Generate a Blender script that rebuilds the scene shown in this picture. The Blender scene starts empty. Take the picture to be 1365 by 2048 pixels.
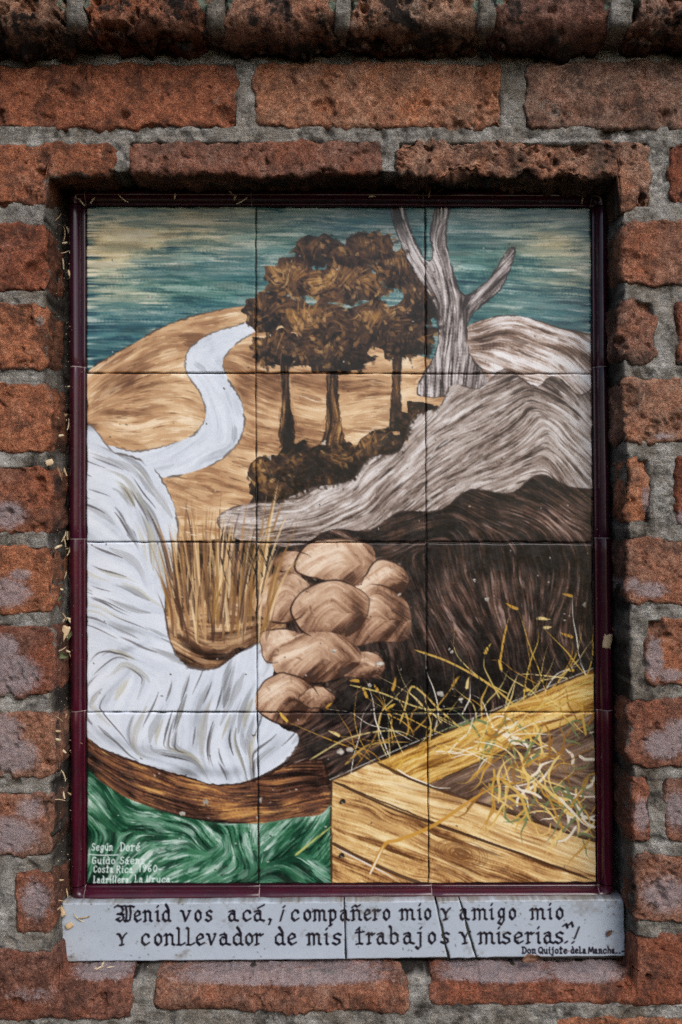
import bpy, math, random
import numpy as np
from mathutils import Vector, Matrix

# ---------------------------------------------------------------- camera, sky, sun, exposure
scene = bpy.context.scene
COL = scene.collection
D_FRONT = 1.0                 # camera to the brick face (y = 0)
REC = 0.055                   # painted tile faces lie this far back in the recess
FPX = 340*(D_FRONT+REC)/0.152 # focal length in photo pixels: one tile is 15.2 cm = 340 px
PITCH = math.radians(0.8)

cam = bpy.data.cameras.new('camera')
cam.sensor_fit = 'HORIZONTAL'; cam.sensor_width = 24.0
cam.lens = 24.0*FPX/1365.0
cam.clip_start = 0.05; cam.clip_end = 500
camo = bpy.data.objects.new('camera', cam); COL.objects.link(camo)
camo.location = (0, -D_FRONT, 0); camo.rotation_euler = (math.pi/2+PITCH, 0, 0)
scene.camera = camo

SUN_EL, SUN_AZ = math.radians(40), math.radians(28)      # azimuth: to the right of straight out from the wall
world = bpy.data.worlds.new('World'); scene.world = world; world.use_nodes = True
wn = world.node_tree.nodes; wl = world.node_tree.links
bg = wn['Background']; sky = wn.new('ShaderNodeTexSky'); sky.sky_type = 'NISHITA'; sky.sun_disc = False
sky.sun_elevation = SUN_EL; sky.sun_rotation = math.pi-SUN_AZ
sky.air_density = 1.0; sky.dust_density = 2.5; sky.ozone_density = 1.0
wl.new(sky.outputs[0], bg.inputs[0]); bg.inputs[1].default_value = 0.11
sun = bpy.data.lights.new('sun', 'SUN'); sun.energy = 1.5; sun.angle = math.radians(38); sun.color = (1.0, .975, .94)
suno = bpy.data.objects.new('sun', sun); COL.objects.link(suno)
sd = Vector((math.sin(SUN_AZ)*math.cos(SUN_EL), -math.cos(SUN_AZ)*math.cos(SUN_EL), math.sin(SUN_EL)))
suno.rotation_euler = (-sd).to_track_quat('-Z', 'Y').to_euler(); suno.location = sd*3
vs = scene.view_settings
vs.view_transform = 'Standard'; vs.look = 'None'; vs.gamma = 1.0; vs.use_curve_mapping = False
vs.exposure = 0.40
scene.cycles.use_denoising = False
scene.cycles.max_bounces = 6

# ---------------------------------------------------------------- helpers
CP, SP = math.cos(PITCH), math.sin(PITCH)
def P(px, py, y=0.0):
    """photo pixel -> world (x, z) on the plane at depth y"""
    px = np.asarray(px, float); py = np.asarray(py, float)
    dx = (px-682.5)/FPX; dz = (1024-py)/FPX
    ry = CP-dz*SP; rz = SP+dz*CP
    t = (y+D_FRONT)/ry
    return dx*t, rz*t
def P3(px, py, y=0.0):
    x, z = P(px, py, y)
    return Vector((float(x), y, float(z)))

def hash3(ix, iy, iz, seed):
    h = (ix.astype(np.uint32)*np.uint32(374761393)+iy.astype(np.uint32)*np.uint32(668265263)+iz.astype(np.uint32)*np.uint32(2147483647)+np.uint32(seed*977+13))
    h ^= h >> np.uint32(13); h *= np.uint32(1274126177); h ^= h >> np.uint32(16); h *= np.uint32(2246822519); h ^= h >> np.uint32(15)
    return (h & np.uint32(0xffffff)).astype(np.float32)/np.float32(0xffffff)*2-1
def vnoise(p, scale, seed=0):
    """value noise -1..1 at points p (N,3), feature size = scale metres"""
    q = p/scale+100.
    i = np.floor(q).astype(np.int64); f = (q-i).astype(np.float32)
    f = f*f*(3-2*f)
    out = 0
    for a in (0, 1):
        for b in (0, 1):
            for c in (0, 1):
                w = (f[:, 0] if a else 1-f[:, 0])*(f[:, 1] if b else 1-f[:, 1])*(f[:, 2] if c else 1-f[:, 2])
                out = out+w*hash3(i[:, 0]+a, i[:, 1]+b, i[:, 2]+c, seed)
    return out
def fbm(p, scale, octv=3, seed=0, gain=.5):
    o = 0; a = 1.
    for k in range(octv):
        o = o+a*vnoise(p, scale/2**k, seed+k*7); a *= gain
    return o

def mesh_from(name, V, F, smooth=True):
    """V (N,3) array, F (M,4) int array (quads)"""
    me = bpy.data.meshes.new(name)
    V = np.ascontiguousarray(V, np.float32); F = np.ascontiguousarray(F, np.int32)
    me.vertices.add(len(V)); me.vertices.foreach_set('co', V.ravel())
    k = F.shape[1]
    me.loops.add(F.size); me.loops.foreach_set('vertex_index', F.ravel())
    me.polygons.add(len(F)); me.polygons.foreach_set('loop_start', np.arange(0, F.size, k, dtype=np.int32))
    me.polygons.foreach_set('loop_total', np.full(len(F), k, np.int32))
    if smooth: me.polygons.foreach_set('use_smooth', np.ones(len(F), bool))
    me.update(calc_edges=True); me.validate()
    return me
def attr(me, name, vals):
    a = me.attributes.new(name, 'FLOAT', 'POINT'); a.data.foreach_set('value', np.ascontiguousarray(vals, np.float32))
def cattr(me, name, rgb_lin):
    a = me.attributes.new(name, 'FLOAT_COLOR', 'POINT')
    c = np.ones((len(rgb_lin), 4), np.float32); c[:, :3] = rgb_lin
    a.data.foreach_set('color', c.ravel())
def lin(c):
    c = np.asarray(c, np.float32)
    return np.where(c <= .04045, c/12.92, ((c+.055)/1.055)**2.4)
def grid_faces(nu, nv, off=0):
    i = np.arange(nu-1)[:, None]*nv+np.arange(nv-1)[None, :]+off
    return np.stack([i, i+nv, i+nv+1, i+1], -1).reshape(-1, 4)
def obj(name, me, mat=None, parent=None):
    o = bpy.data.objects.new(name, me); COL.objects.link(o)
    if mat is not None and me is not None and len(me.materials) == 0: me.materials.append(mat)
    if parent is not None: o.parent = parent
    return o
def empty(name, label, cat, loc=(0, 0, 0), group=None):
    o = bpy.data.objects.new(name, None); COL.objects.link(o); o.location = loc; o.empty_display_size = .05
    o['label'] = label; o['category'] = cat
    if group: o['group'] = group
    return o

# ---------------------------------------------------------------- materials
def mat_new(name):
    m = bpy.data.materials.new(name); m.use_nodes = True
    nt = m.node_tree
    return m, nt, nt.nodes['Principled BSDF']
class NT:
    def __init__(s, nt): s.nt = nt
    def n(s, t, **kw):
        o = s.nt.nodes.new(t)
        for k, v in kw.items():
            if k.startswith('i_'):
                key = k[2:]
                key = int(key) if key.isdigit() else key.replace('_', ' ')
                o.inputs[key].default_value = v
            else: setattr(o, k, v)
        return o
    def l(s, a, b): s.nt.links.new(a, b)
    def noise(s, vec, scale, detail=4, rough=.6):
        o = s.n('ShaderNodeTexNoise'); o.inputs['Scale'].default_value = scale; o.inputs['Detail'].default_value = detail; o.inputs['Roughness'].default_value = rough
        s.l(vec, o.inputs['Vector']); return o.outputs[0]
    def ramp(s, fac, stops):
        o = s.n('ShaderNodeValToRGB'); e = o.color_ramp.elements
        while len(e) < len(stops): e.new(.5)
        for q, (p, c) in zip(e, stops):
            q.position = p; q.color = (*c, 1) if len(c) == 3 else c
        s.l(fac, o.inputs[0]); return o.outputs[0]
    def mix(s, fac, a, b, mode='MIX'):
        o = s.n('ShaderNodeMix', data_type='RGBA', blend_type=mode)
        for v, sock in ((fac, o.inputs[0]), (a, o.inputs[6]), (b, o.inputs[7])):
            if isinstance(v, (int, float)): sock.default_value = v
            elif isinstance(v, tuple): sock.default_value = (*v, 1)
            else: s.l(v, sock)
        return o.outputs[2]
    def math(s, op, a, b=None, clamp=False):
        o = s.n('ShaderNodeMath', operation=op, use_clamp=clamp)
        for v, sock in ((a, o.inputs[0]), (b, o.inputs[1])):
            if v is None: continue
            if isinstance(v, (int, float)): sock.default_value = v
            else: s.l(v, sock)
        return o.outputs[0]
    def bump(s, h, strength, dist, prev=None):
        o = s.n('ShaderNodeBump'); o.inputs['Strength'].default_value = strength; o.inputs['Distance'].default_value = dist
        s.l(h, o.inputs['Height'])
        if prev is not None: s.l(prev, o.inputs['Normal'])
        return o.outputs[0]
    def attr(s, name, typ='GEOMETRY'):
        return s.n('ShaderNodeAttribute', attribute_name=name, attribute_type=typ)

def brick_material():
    m, nt, b = mat_new('brick_clay'); N = NT(nt)
    pos = N.n('ShaderNodeNewGeometry').outputs['Position']
    tint = N.attr('tint', 'OBJECT').outputs['Fac']; dark = N.attr('dark', 'OBJECT').outputs['Fac']
    big = N.noise(pos, 26, 5, .65); mid = N.noise(pos, 130, 5, .7); fine = N.noise(pos, 620, 3, .7)
    c1 = N.ramp(mid, [(.28, (.12, .05, .032)), (.45, (.31, .108, .055)), (.58, (.45, .165, .085)), (.75, (.60, .29, .175))])
    c2 = N.ramp(mid, [(.28, (.11, .062, .047)), (.45, (.24, .138, .102)), (.58, (.34, .215, .163)), (.75, (.49, .35, .285))])
    t2 = N.math('ADD', N.math('MULTIPLY', N.math('SUBTRACT', big, .5), 2.2), tint, True)
    col = N.mix(t2, c1, c2)
    fire = N.attr('fire', 'OBJECT').outputs['Fac']
    fc = N.n('ShaderNodeCombineColor'); N.l(fire, fc.inputs[0]); N.l(N.math('POWER', fire, 1.35), fc.inputs[1]); N.l(N.math('POWER', fire, 1.2), fc.inputs[2])
    col = N.mix(1., col, fc.outputs[0], 'MULTIPLY')
    fs = N.ramp(fine, [(.3, (.30, .28, .27)), (.44, (.85, .85, .85)), (.55, (1.08, 1.06, 1.05)), (.7, (1.75, 1.7, 1.65))])
    col = N.mix(.95, col, fs, 'MULTIPLY')
    pores = N.ramp(N.noise(pos, 340, 4, .8), [(.33, (.25, .22, .2)), (.42, (1, 1, 1))])
    col = N.mix(.5, col, pores, 'MULTIPLY')
    # soot and dirt stains
    st = N.noise(pos, 38, 6, .72)
    stm = N.ramp(st, [(.49, (0, 0, 0)), (.60, (1, 1, 1))])
    col = N.mix(N.math('MULTIPLY', stm, N.math('ADD', dark, .4), True), col, (.028, .020, .017))
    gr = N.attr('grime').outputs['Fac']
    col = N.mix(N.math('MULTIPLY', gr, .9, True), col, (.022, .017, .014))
    # sky light painted on the ledge tops; elsewhere chalky salt bloom
    ef = N.attr('bloom_light').outputs['Fac']
    en = N.noise(pos, 260, 6, .82)
    em = N.ramp(N.math('ADD', N.math('SUBTRACT', ef, .5), en), [(.45, (0, 0, 0)), (.70, (1, 1, 1))])
    col = N.mix(N.math('MULTIPLY', em, .75), col, N.ramp(en, [(.3, (.27, .20, .20)), (.7, (.50, .44, .46))]))
    # mortar smears and green lichen
    sm = N.attr('smear').outputs['Fac']
    smm = N.ramp(N.math('ADD', N.math('SUBTRACT', sm, .5), N.noise(pos, 90, 6, .75)), [(.52, (0, 0, 0)), (.62, (1, 1, 1))])
    col = N.mix(N.math('MULTIPLY', smm, .8), col, N.ramp(fine, [(.3, (.13, .12, .105)), (.7, (.32, .30, .27))]))
    li = N.attr('lichen').outputs['Fac']
    lim = N.ramp(N.math('ADD', N.math('SUBTRACT', li, .5), N.noise(pos, 120, 6, .75)), [(.55, (0, 0, 0)), (.68, (1, 1, 1))])
    col = N.mix(N.math('MULTIPLY', lim, .75), col, (.15, .27, .22))
    N.l(col, b.inputs['Base Color']); b.inputs['Roughness'].default_value = .92; b.inputs['Specular IOR Level'].default_value = .25
    h1 = N.bump(N.noise(pos, 200, 6, .78), 1., .0048)
    h2 = N.bump(N.noise(pos, 900, 3, .65), .8, .0012, h1)
    N.l(h2, b.inputs['Normal'])
    return m
def mortar_material():
    m, nt, b = mat_new('lime_mortar'); N = NT(nt)
    pos = N.n('ShaderNodeNewGeometry').outputs['Position']
    mid = N.noise(pos, 60, 6, .7); fine = N.noise(pos, 700, 3, .75); big = N.noise(pos, 14, 4, .6)
    col = N.ramp(mid, [(.30, (.12, .107, .092)), (.42, (.265, .245, .22)), (.55, (.43, .41, .38)), (.70, (.62, .60, .57))])
    col = N.mix(.9, col, N.ramp(fine, [(.3, (.25, .25, .25)), (.45, (.9, .9, .9)), (.55, (1.05, 1.05, 1.05)), (.7, (1.8, 1.78, 1.75))]), 'MULTIPLY')
    col = N.mix(N.ramp(big, [(.42, (0, 0, 0)), (.66, (.75, .75, .75))]), col, (.19, .155, .115))
    mp = N.n('ShaderNodeMapping'); mp.inputs['Scale'].default_value = (1, 1, 7); N.l(pos, mp.inputs['Vector'])
    drag = N.ramp(N.noise(mp.outputs[0], 45, 5, .7), [(.35, (.62, .61, .6)), (.5, (1, 1, 1)), (.66, (1.3, 1.29, 1.27))])
    col = N.mix(.8, col, drag, 'MULTIPLY')
    lime = N.ramp(N.noise(pos, 19, 5, .7), [(.55, (0, 0, 0)), (.68, (.7, .7, .7))])
    col = N.mix(lime, col, (.52, .50, .47))
    st = N.ramp(N.noise(pos, 33, 6, .75), [(.51, (0, 0, 0)), (.64, (.9, .9, .9))])
    col = N.mix(st, col, (.04, .033, .027))
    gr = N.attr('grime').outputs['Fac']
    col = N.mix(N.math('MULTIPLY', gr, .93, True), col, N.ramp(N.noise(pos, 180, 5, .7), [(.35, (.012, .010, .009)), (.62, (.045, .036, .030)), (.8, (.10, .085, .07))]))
    li = N.attr('lichen').outputs['Fac']
    lim = N.ramp(N.math('ADD', N.math('SUBTRACT', li, .5), N.noise(pos, 120, 6, .75)), [(.5, (0, 0, 0)), (.62, (1, 1, 1))])
    col = N.mix(N.math('MULTIPLY', lim, .6), col, (.15, .25, .205))
    N.l(col, b.inputs['Base Color']); b.inputs['Roughness'].default_value = .95; b.inputs['Specular IOR Level'].default_value = .2
    h1 = N.bump(N.noise(pos, 280, 6, .8), 1., .0045)
    h2 = N.bump(N.noise(pos, 1100, 2, .6), .7, .0008, h1)
    N.l(h2, b.inputs['Normal'])
    return m
def glaze_material(name, rough=.2):
    """painted glaze: colour print from the tile's own colour attribute, clear coat, faint crazing"""
    m, nt, b = mat_new(name); N = NT(nt)
    pos = N.n('ShaderNodeNewGeometry').outputs['Position']
    c = N.attr('paint').outputs['Color']
    grain = N.ramp(N.noise(pos, 1500, 2, .6), [(.3, (.86, .86, .86)), (.5, (1, 1, 1)), (.7, (1.08, 1.08, 1.08))])
    c = N.mix(.7, c, grain, 'MULTIPLY')
    dust = N.ramp(N.noise(pos, 45, 6, .75), [(.5, (0, 0, 0)), (.8, (.16, .16, .16))])
    c = N.mix(dust, c, (.16, .14, .12))
    N.l(c, b.inputs['Base Color'])
    N.l(N.ramp(N.noise(pos, 90, 5, .75), [(.35, (rough*.5,)*3), (.7, (rough*1.9,)*3)]), b.inputs['Roughness'])
    b.inputs['Specular IOR Level'].default_value = .33
    h = N.bump(N.noise(pos, 38, 3, .6), .25, .0016)
    N.l(N.bump(N.noise(pos, 900, 2, .5), .08, .0004, h), b.inputs['Normal'])
    return m
def trim_material():
    m, nt, b = mat_new('maroon_glaze'); N = NT(nt)
    pos = N.n('ShaderNodeNewGeometry').outputs['Position']
    tint = N.attr('tint', 'OBJECT').outputs['Fac']
    c = N.mix(tint, (.032, .007, .019), (.062, .0045, .015))
    c = N.mix(N.ramp(N.noise(pos, 40, 4, .6), [(.4, (0, 0, 0)), (.7, (.5, .5, .5))]), c, (.014, .005, .010))
    dust = N.ramp(N.noise(pos, 420, 4, .8), [(.62, (0, 0, 0)), (.8, (.35, .35, .35))])
    c = N.mix(dust, c, (.16, .13, .125))
    N.l(c, b.inputs['Base Color'])
    N.l(N.ramp(N.noise(pos, 160, 4, .7), [(.35, (.10,)*3), (.75, (.30,)*3)]), b.inputs['Roughness'])
    N.l(N.bump(N.noise(pos, 130, 3, .6), .12, .0008), b.inputs['Normal'])
    return m
def plain_material(name, stops, scale=200, rough=.85, bump=.4, bscale=500):
    m, nt, b = mat_new(name); N = NT(nt)
    pos = N.n('ShaderNodeNewGeometry').outputs['Position']
    tint = N.attr('tint', 'OBJECT').outputs['Fac']
    f = N.math('ADD', N.noise(pos, scale, 5, .7), N.math('MULTIPLY', N.math('SUBTRACT', tint, .5), .5))
    N.l(N.ramp(f, stops), b.inputs['Base Color']); b.inputs['Roughness'].default_value = rough
    N.l(N.bump(N.noise(pos, bscale, 4, .7), bump, .0008), b.inputs['Normal'])
    return m
M_BRICK = brick_material(); M_MORTAR = mortar_material()
M_GLAZE = glaze_material('painted_glaze', .2); M_PLAQUE = glaze_material('lettered_glaze', .24)
M_TRIM = trim_material()
M_GROUT = plain_material('tile_grout', [(.3, (.05, .043, .036)), (.5, (.13, .115, .098)), (.7, (.27, .25, .22))], 60)
M_SEAM = plain_material('trim_grout', [(.3, (.09, .06, .06)), (.5, (.20, .15, .15)), (.7, (.36, .30, .29))], 90)
M_BISQUE = plain_material('tile_clay', [(.3, (.20, .13, .09)), (.7, (.36, .26, .19))], 120)
M_STRAW = plain_material('dry_straw', [(.25, (.16, .10, .05)), (.5, (.42, .30, .17)), (.75, (.62, .52, .36))], 150, .8)
M_WOOD = plain_material('wood_chip', [(.25, (.20, .12, .06)), (.5, (.45, .30, .16)), (.75, (.60, .45, .28))], 120, .8)
M_LEAF = plain_material('dead_leaf', [(.3, (.045, .022, .014)), (.55, (.14, .065, .035)), (.8, (.27, .16, .10))], 160, .7)
M_GREENLEAF = plain_material('wilted_leaf', [(.3, (.05, .06, .025)), (.6, (.13, .15, .07)), (.8, (.24, .25, .14))], 160, .7)
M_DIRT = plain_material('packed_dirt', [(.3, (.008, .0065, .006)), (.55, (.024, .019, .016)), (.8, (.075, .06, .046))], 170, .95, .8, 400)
# ---------------------------------------------------------------- painted glaze (colour print of the tiles)
# colours are worked out here and stored as a colour attribute on the tile faces
CX0, CY0, CW, CH = 172, 412, 1022, 1358            # canvas = the painted field
rng = np.random.default_rng(7)

def spline(pts, closed=False, n=14):
    p = np.array(pts, float)
    if len(p) < 3 and not closed:
        t = np.linspace(0, 1, n)[:, None]
        return p[0]*(1-t)+p[-1]*t
    if closed:
        q = np.vstack([p[-1], p, p[0], p[1]])
    else:
        q = np.vstack([2*p[0]-p[1], p, 2*p[-1]-p[-2]])
    t = np.linspace(0, 1, n, endpoint=False)[:, None]
    out = []
    for i in range(1, len(q)-2):
        a, b, c, d = q[i-1], q[i], q[i+1], q[i+2]
        out.append(0.5*((2*b)+(-a+c)*t+(2*a-5*b+4*c-d)*t*t+(-a+3*b-3*c+d)*t**3))
    out = np.vstack(out)
    if not closed:
        out = np.vstack([out, q[-2]])
    return out

def rnd2(h, w, sx, sy=None, seed=0):
    sy = sy or sx
    r = np.random.default_rng(seed)
    gh, gw = int(h/sy)+3, int(w/sx)+3
    g = r.standard_normal((gh, gw)).astype(np.float32)
    y = np.arange(h)/sy; x = np.arange(w)/sx
    yi = y.astype(int); xi = x.astype(int)
    fy = (y-yi); fx = (x-xi)
    fy = (fy*fy*(3-2*fy)).astype(np.float32)[:, None]; fx = (fx*fx*(3-2*fx)).astype(np.float32)[None, :]
    a = g[yi][:, xi]; b = g[yi][:, xi+1]; c = g[yi+1][:, xi]; d = g[yi+1][:, xi+1]
    return (a*(1-fx)+b*fx)*(1-fy)+(c*(1-fx)+d*fx)*fy

def blur(a, r, n=2):
    for _ in range(n):
        for ax in (0, 1):
            p = np.concatenate([np.repeat(a.take([0], ax), r+1, ax), a, np.repeat(a.take([-1], ax), r, ax)], ax)
            c = np.cumsum(p, ax, dtype=np.float64)
            m = a.shape[ax]
            a = ((c.take(range(2*r+1, 2*r+1+m), ax)-c.take(range(0, m), ax))/(2*r+1)).astype(np.float32)
    return a

class Canvas:
    def __init__(s, x0, y0, w, h, col=(1, 1, 1)):
        s.x0, s.y0, s.w, s.h = x0, y0, w, h
        s.C = np.zeros((h, w, 3), np.float32)+np.array(col, np.float32)
        s.A = np.zeros((h, w), np.float32)            # brush direction
        s.reg = np.zeros((h, w), np.int16)

    def mask(s, poly):
        p = np.array(poly)-[s.x0, s.y0]
        m = np.zeros((s.h, s.w), bool)
        ya, yb = max(int(p[:, 1].min())-1, 0), min(int(p[:, 1].max())+2, s.h)
        xa, xb = max(int(p[:, 0].min())-1, 0), min(int(p[:, 0].max())+2, s.w)
        if ya >= yb or xa >= xb:
            return m
        # scanline even-odd
        q = np.roll(p, -1, 0)
        xs = np.arange(xa, xb)+.5
        for y in range(ya, yb):
            yy = y+.5
            k = (p[:, 1] <= yy) != (q[:, 1] <= yy)
            if not k.any():
                continue
            xi = np.sort(p[k, 0]+(yy-p[k, 1])/(q[k, 1]-p[k, 1])*(q[k, 0]-p[k, 0]))
            m[y, xa:xb] = np.searchsorted(xi, xs) % 2 == 1
        return m

    def stroke(s, pts, width, col, alpha=1., taper=(.15, .3), bristle=0., clip=None, smooth=True, n=8, nib=None):
        p = spline(pts, n=n) if (smooth and len(pts) > 2) else np.array(pts, float)
        p = p-[s.x0, s.y0]
        L = np.r_[0, np.cumsum(np.hypot(*np.diff(p, axis=0).T))]
        T = L[-1] or 1.
        pad = width+2
        xa, xb = max(int(p[:, 0].min()-pad), 0), min(int(p[:, 0].max()+pad)+1, s.w)
        ya, yb = max(int(p[:, 1].min()-pad), 0), min(int(p[:, 1].max()+pad)+1, s.h)
        if xa >= xb or ya >= yb:
            return
        X = (np.arange(xa, xb, dtype=np.float32)+np.float32(.5))[None, :]; Y = (np.arange(ya, yb, dtype=np.float32)+np.float32(.5))[:, None]
        sh = (yb-ya, xb-xa); p = p.astype(np.float32); L = L.astype(np.float32)
        best = np.full(sh, 1e9, np.float32); tt = np.zeros(sh, np.float32); lat = np.zeros(sh, np.float32)
        for i in range(len(p)-1):
            ax, ay = float(p[i, 0]), float(p[i, 1]); dx, dy = float(p[i+1, 0])-ax, float(p[i+1, 1])-ay
            l2 = dx*dx+dy*dy
            if l2 < 1e-9:
                continue
            u0 = max(int(min(ax, ax+dx)-pad)-xa, 0); u1 = min(int(max(ax, ax+dx)+pad)+2-xa, sh[1])
            v0 = max(int(min(ay, ay+dy)-pad)-ya, 0); v1 = min(int(max(ay, ay+dy)+pad)+2-ya, sh[0])
            if u0 >= u1 or v0 >= v1:
                continue
            Xs = X[:, u0:u1]-np.float32(ax); Ys = Y[v0:v1]-np.float32(ay)
            t = np.minimum(np.maximum((Xs*dx+Ys*dy)/l2, 0), 1)
            ex = Xs-t*dx; ey = Ys-t*dy
            dd = np.sqrt(ex*ex+ey*ey)
            if nib is not None:                       # broad pen: thick one way, thin the other
                dd = dd*nib_factor(ex, ey, nib)
            B = best[v0:v1, u0:u1]
            k = dd < B
            B[k] = dd[k]
            tt[v0:v1, u0:u1][k] = (L[i]+t[k]*(L[i+1]-L[i]))/T
            if bristle > 0:
                lat[v0:v1, u0:u1][k] = ((ex*-dy+ey*dx)/math.sqrt(l2))[k]
        w = width*.5
        prof = np.ones_like(tt)
        if taper[0] > 0: prof = np.minimum(prof, .25+.75*tt/taper[0])
        if taper[1] > 0: prof = np.minimum(prof, .12+.88*(1-tt)/taper[1])
        a = np.clip(w*prof-best+.5, 0, 1)*alpha
        if bristle > 0:
            k = ((lat*1.1+40).astype(int) % 64)
            b = rng.random(64)
            edge = rng.random(64)*.5
            a = a*(1-bristle*b[k])*np.clip((1-tt-edge[k]*.6)*6, 0, 1)
        if clip is not None:
            a = a*clip[ya:yb, xa:xb]
        a = a[..., None].astype(np.float32)
        s.C[ya:yb, xa:xb] = s.C[ya:yb, xa:xb]*(1-a)+np.array(col, np.float32)*a

    def trace(s, x, y, length, flip=False, step=5.):
        out = [(x, y)]
        n = max(2, int(length/step))
        a0 = None
        for _ in range(n):
            xi = min(max(int(x-s.x0), 0), s.w-1); yi = min(max(int(y-s.y0), 0), s.h-1)
            a = s.A[yi, xi]
            if a0 is not None and math.cos(a-a0) < 0:
                a += math.pi
            elif a0 is None and flip:
                a += math.pi
            a0 = a
            x += math.cos(a)*step; y += math.sin(a)*step
            out.append((x, y))
        return out[::2] if len(out) > 4 else out

def nib_factor(ex, ey, ang):
    c, s_ = math.cos(ang), math.sin(ang)
    u = ex*c+ey*s_; v = -ex*s_+ey*c
    r = np.hypot(ex, ey)+1e-6
    return np.sqrt((u/r)**2+(v/r*1.75)**2)

def rgb(*v):
    return np.array(v, np.float32)/255.

def pal(v, stops):
    t = [q[0] for q in stops]
    return np.stack([np.interp(v, t, [q[1][k]/255. for q in stops]) for k in range(3)], -1).astype(np.float32)

def ell(X, Y, x, y, rx, ry, ang=0):
    c, s_ = math.cos(math.radians(ang)), math.sin(math.radians(ang))
    u = ((X-x)*c+(Y-y)*s_)/rx; v = (-(X-x)*s_+(Y-y)*c)/ry
    return np.exp(-(u*u+v*v)).astype(np.float32)

def guide_field(X, Y, guides):
    h, w = X.shape
    Xs, Ys = X[::6, ::6], Y[::6, ::6]
    a = _guide(Xs, Ys, guides)
    yi = np.minimum(np.arange(h)//6, a.shape[0]-1); xi = np.minimum(np.arange(w)//6, a.shape[1]-1)
    return a[yi][:, xi]

def _guide(X, Y, guides):
    cx = np.zeros(X.shape, np.float32); cy = np.zeros(X.shape, np.float32)
    for gx, gy, a in guides:
        w = 1./(((X-gx)**2+(Y-gy)**2)+400.)**1.5
        cx += w*math.cos(2*math.radians(a)); cy += w*math.sin(2*math.radians(a))
    return .5*np.arctan2(cy, cx)

BR0, BR1, BR2, BR3 = (22, 15, 13), (62, 42, 33), (118, 84, 62), (178, 140, 108)

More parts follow.
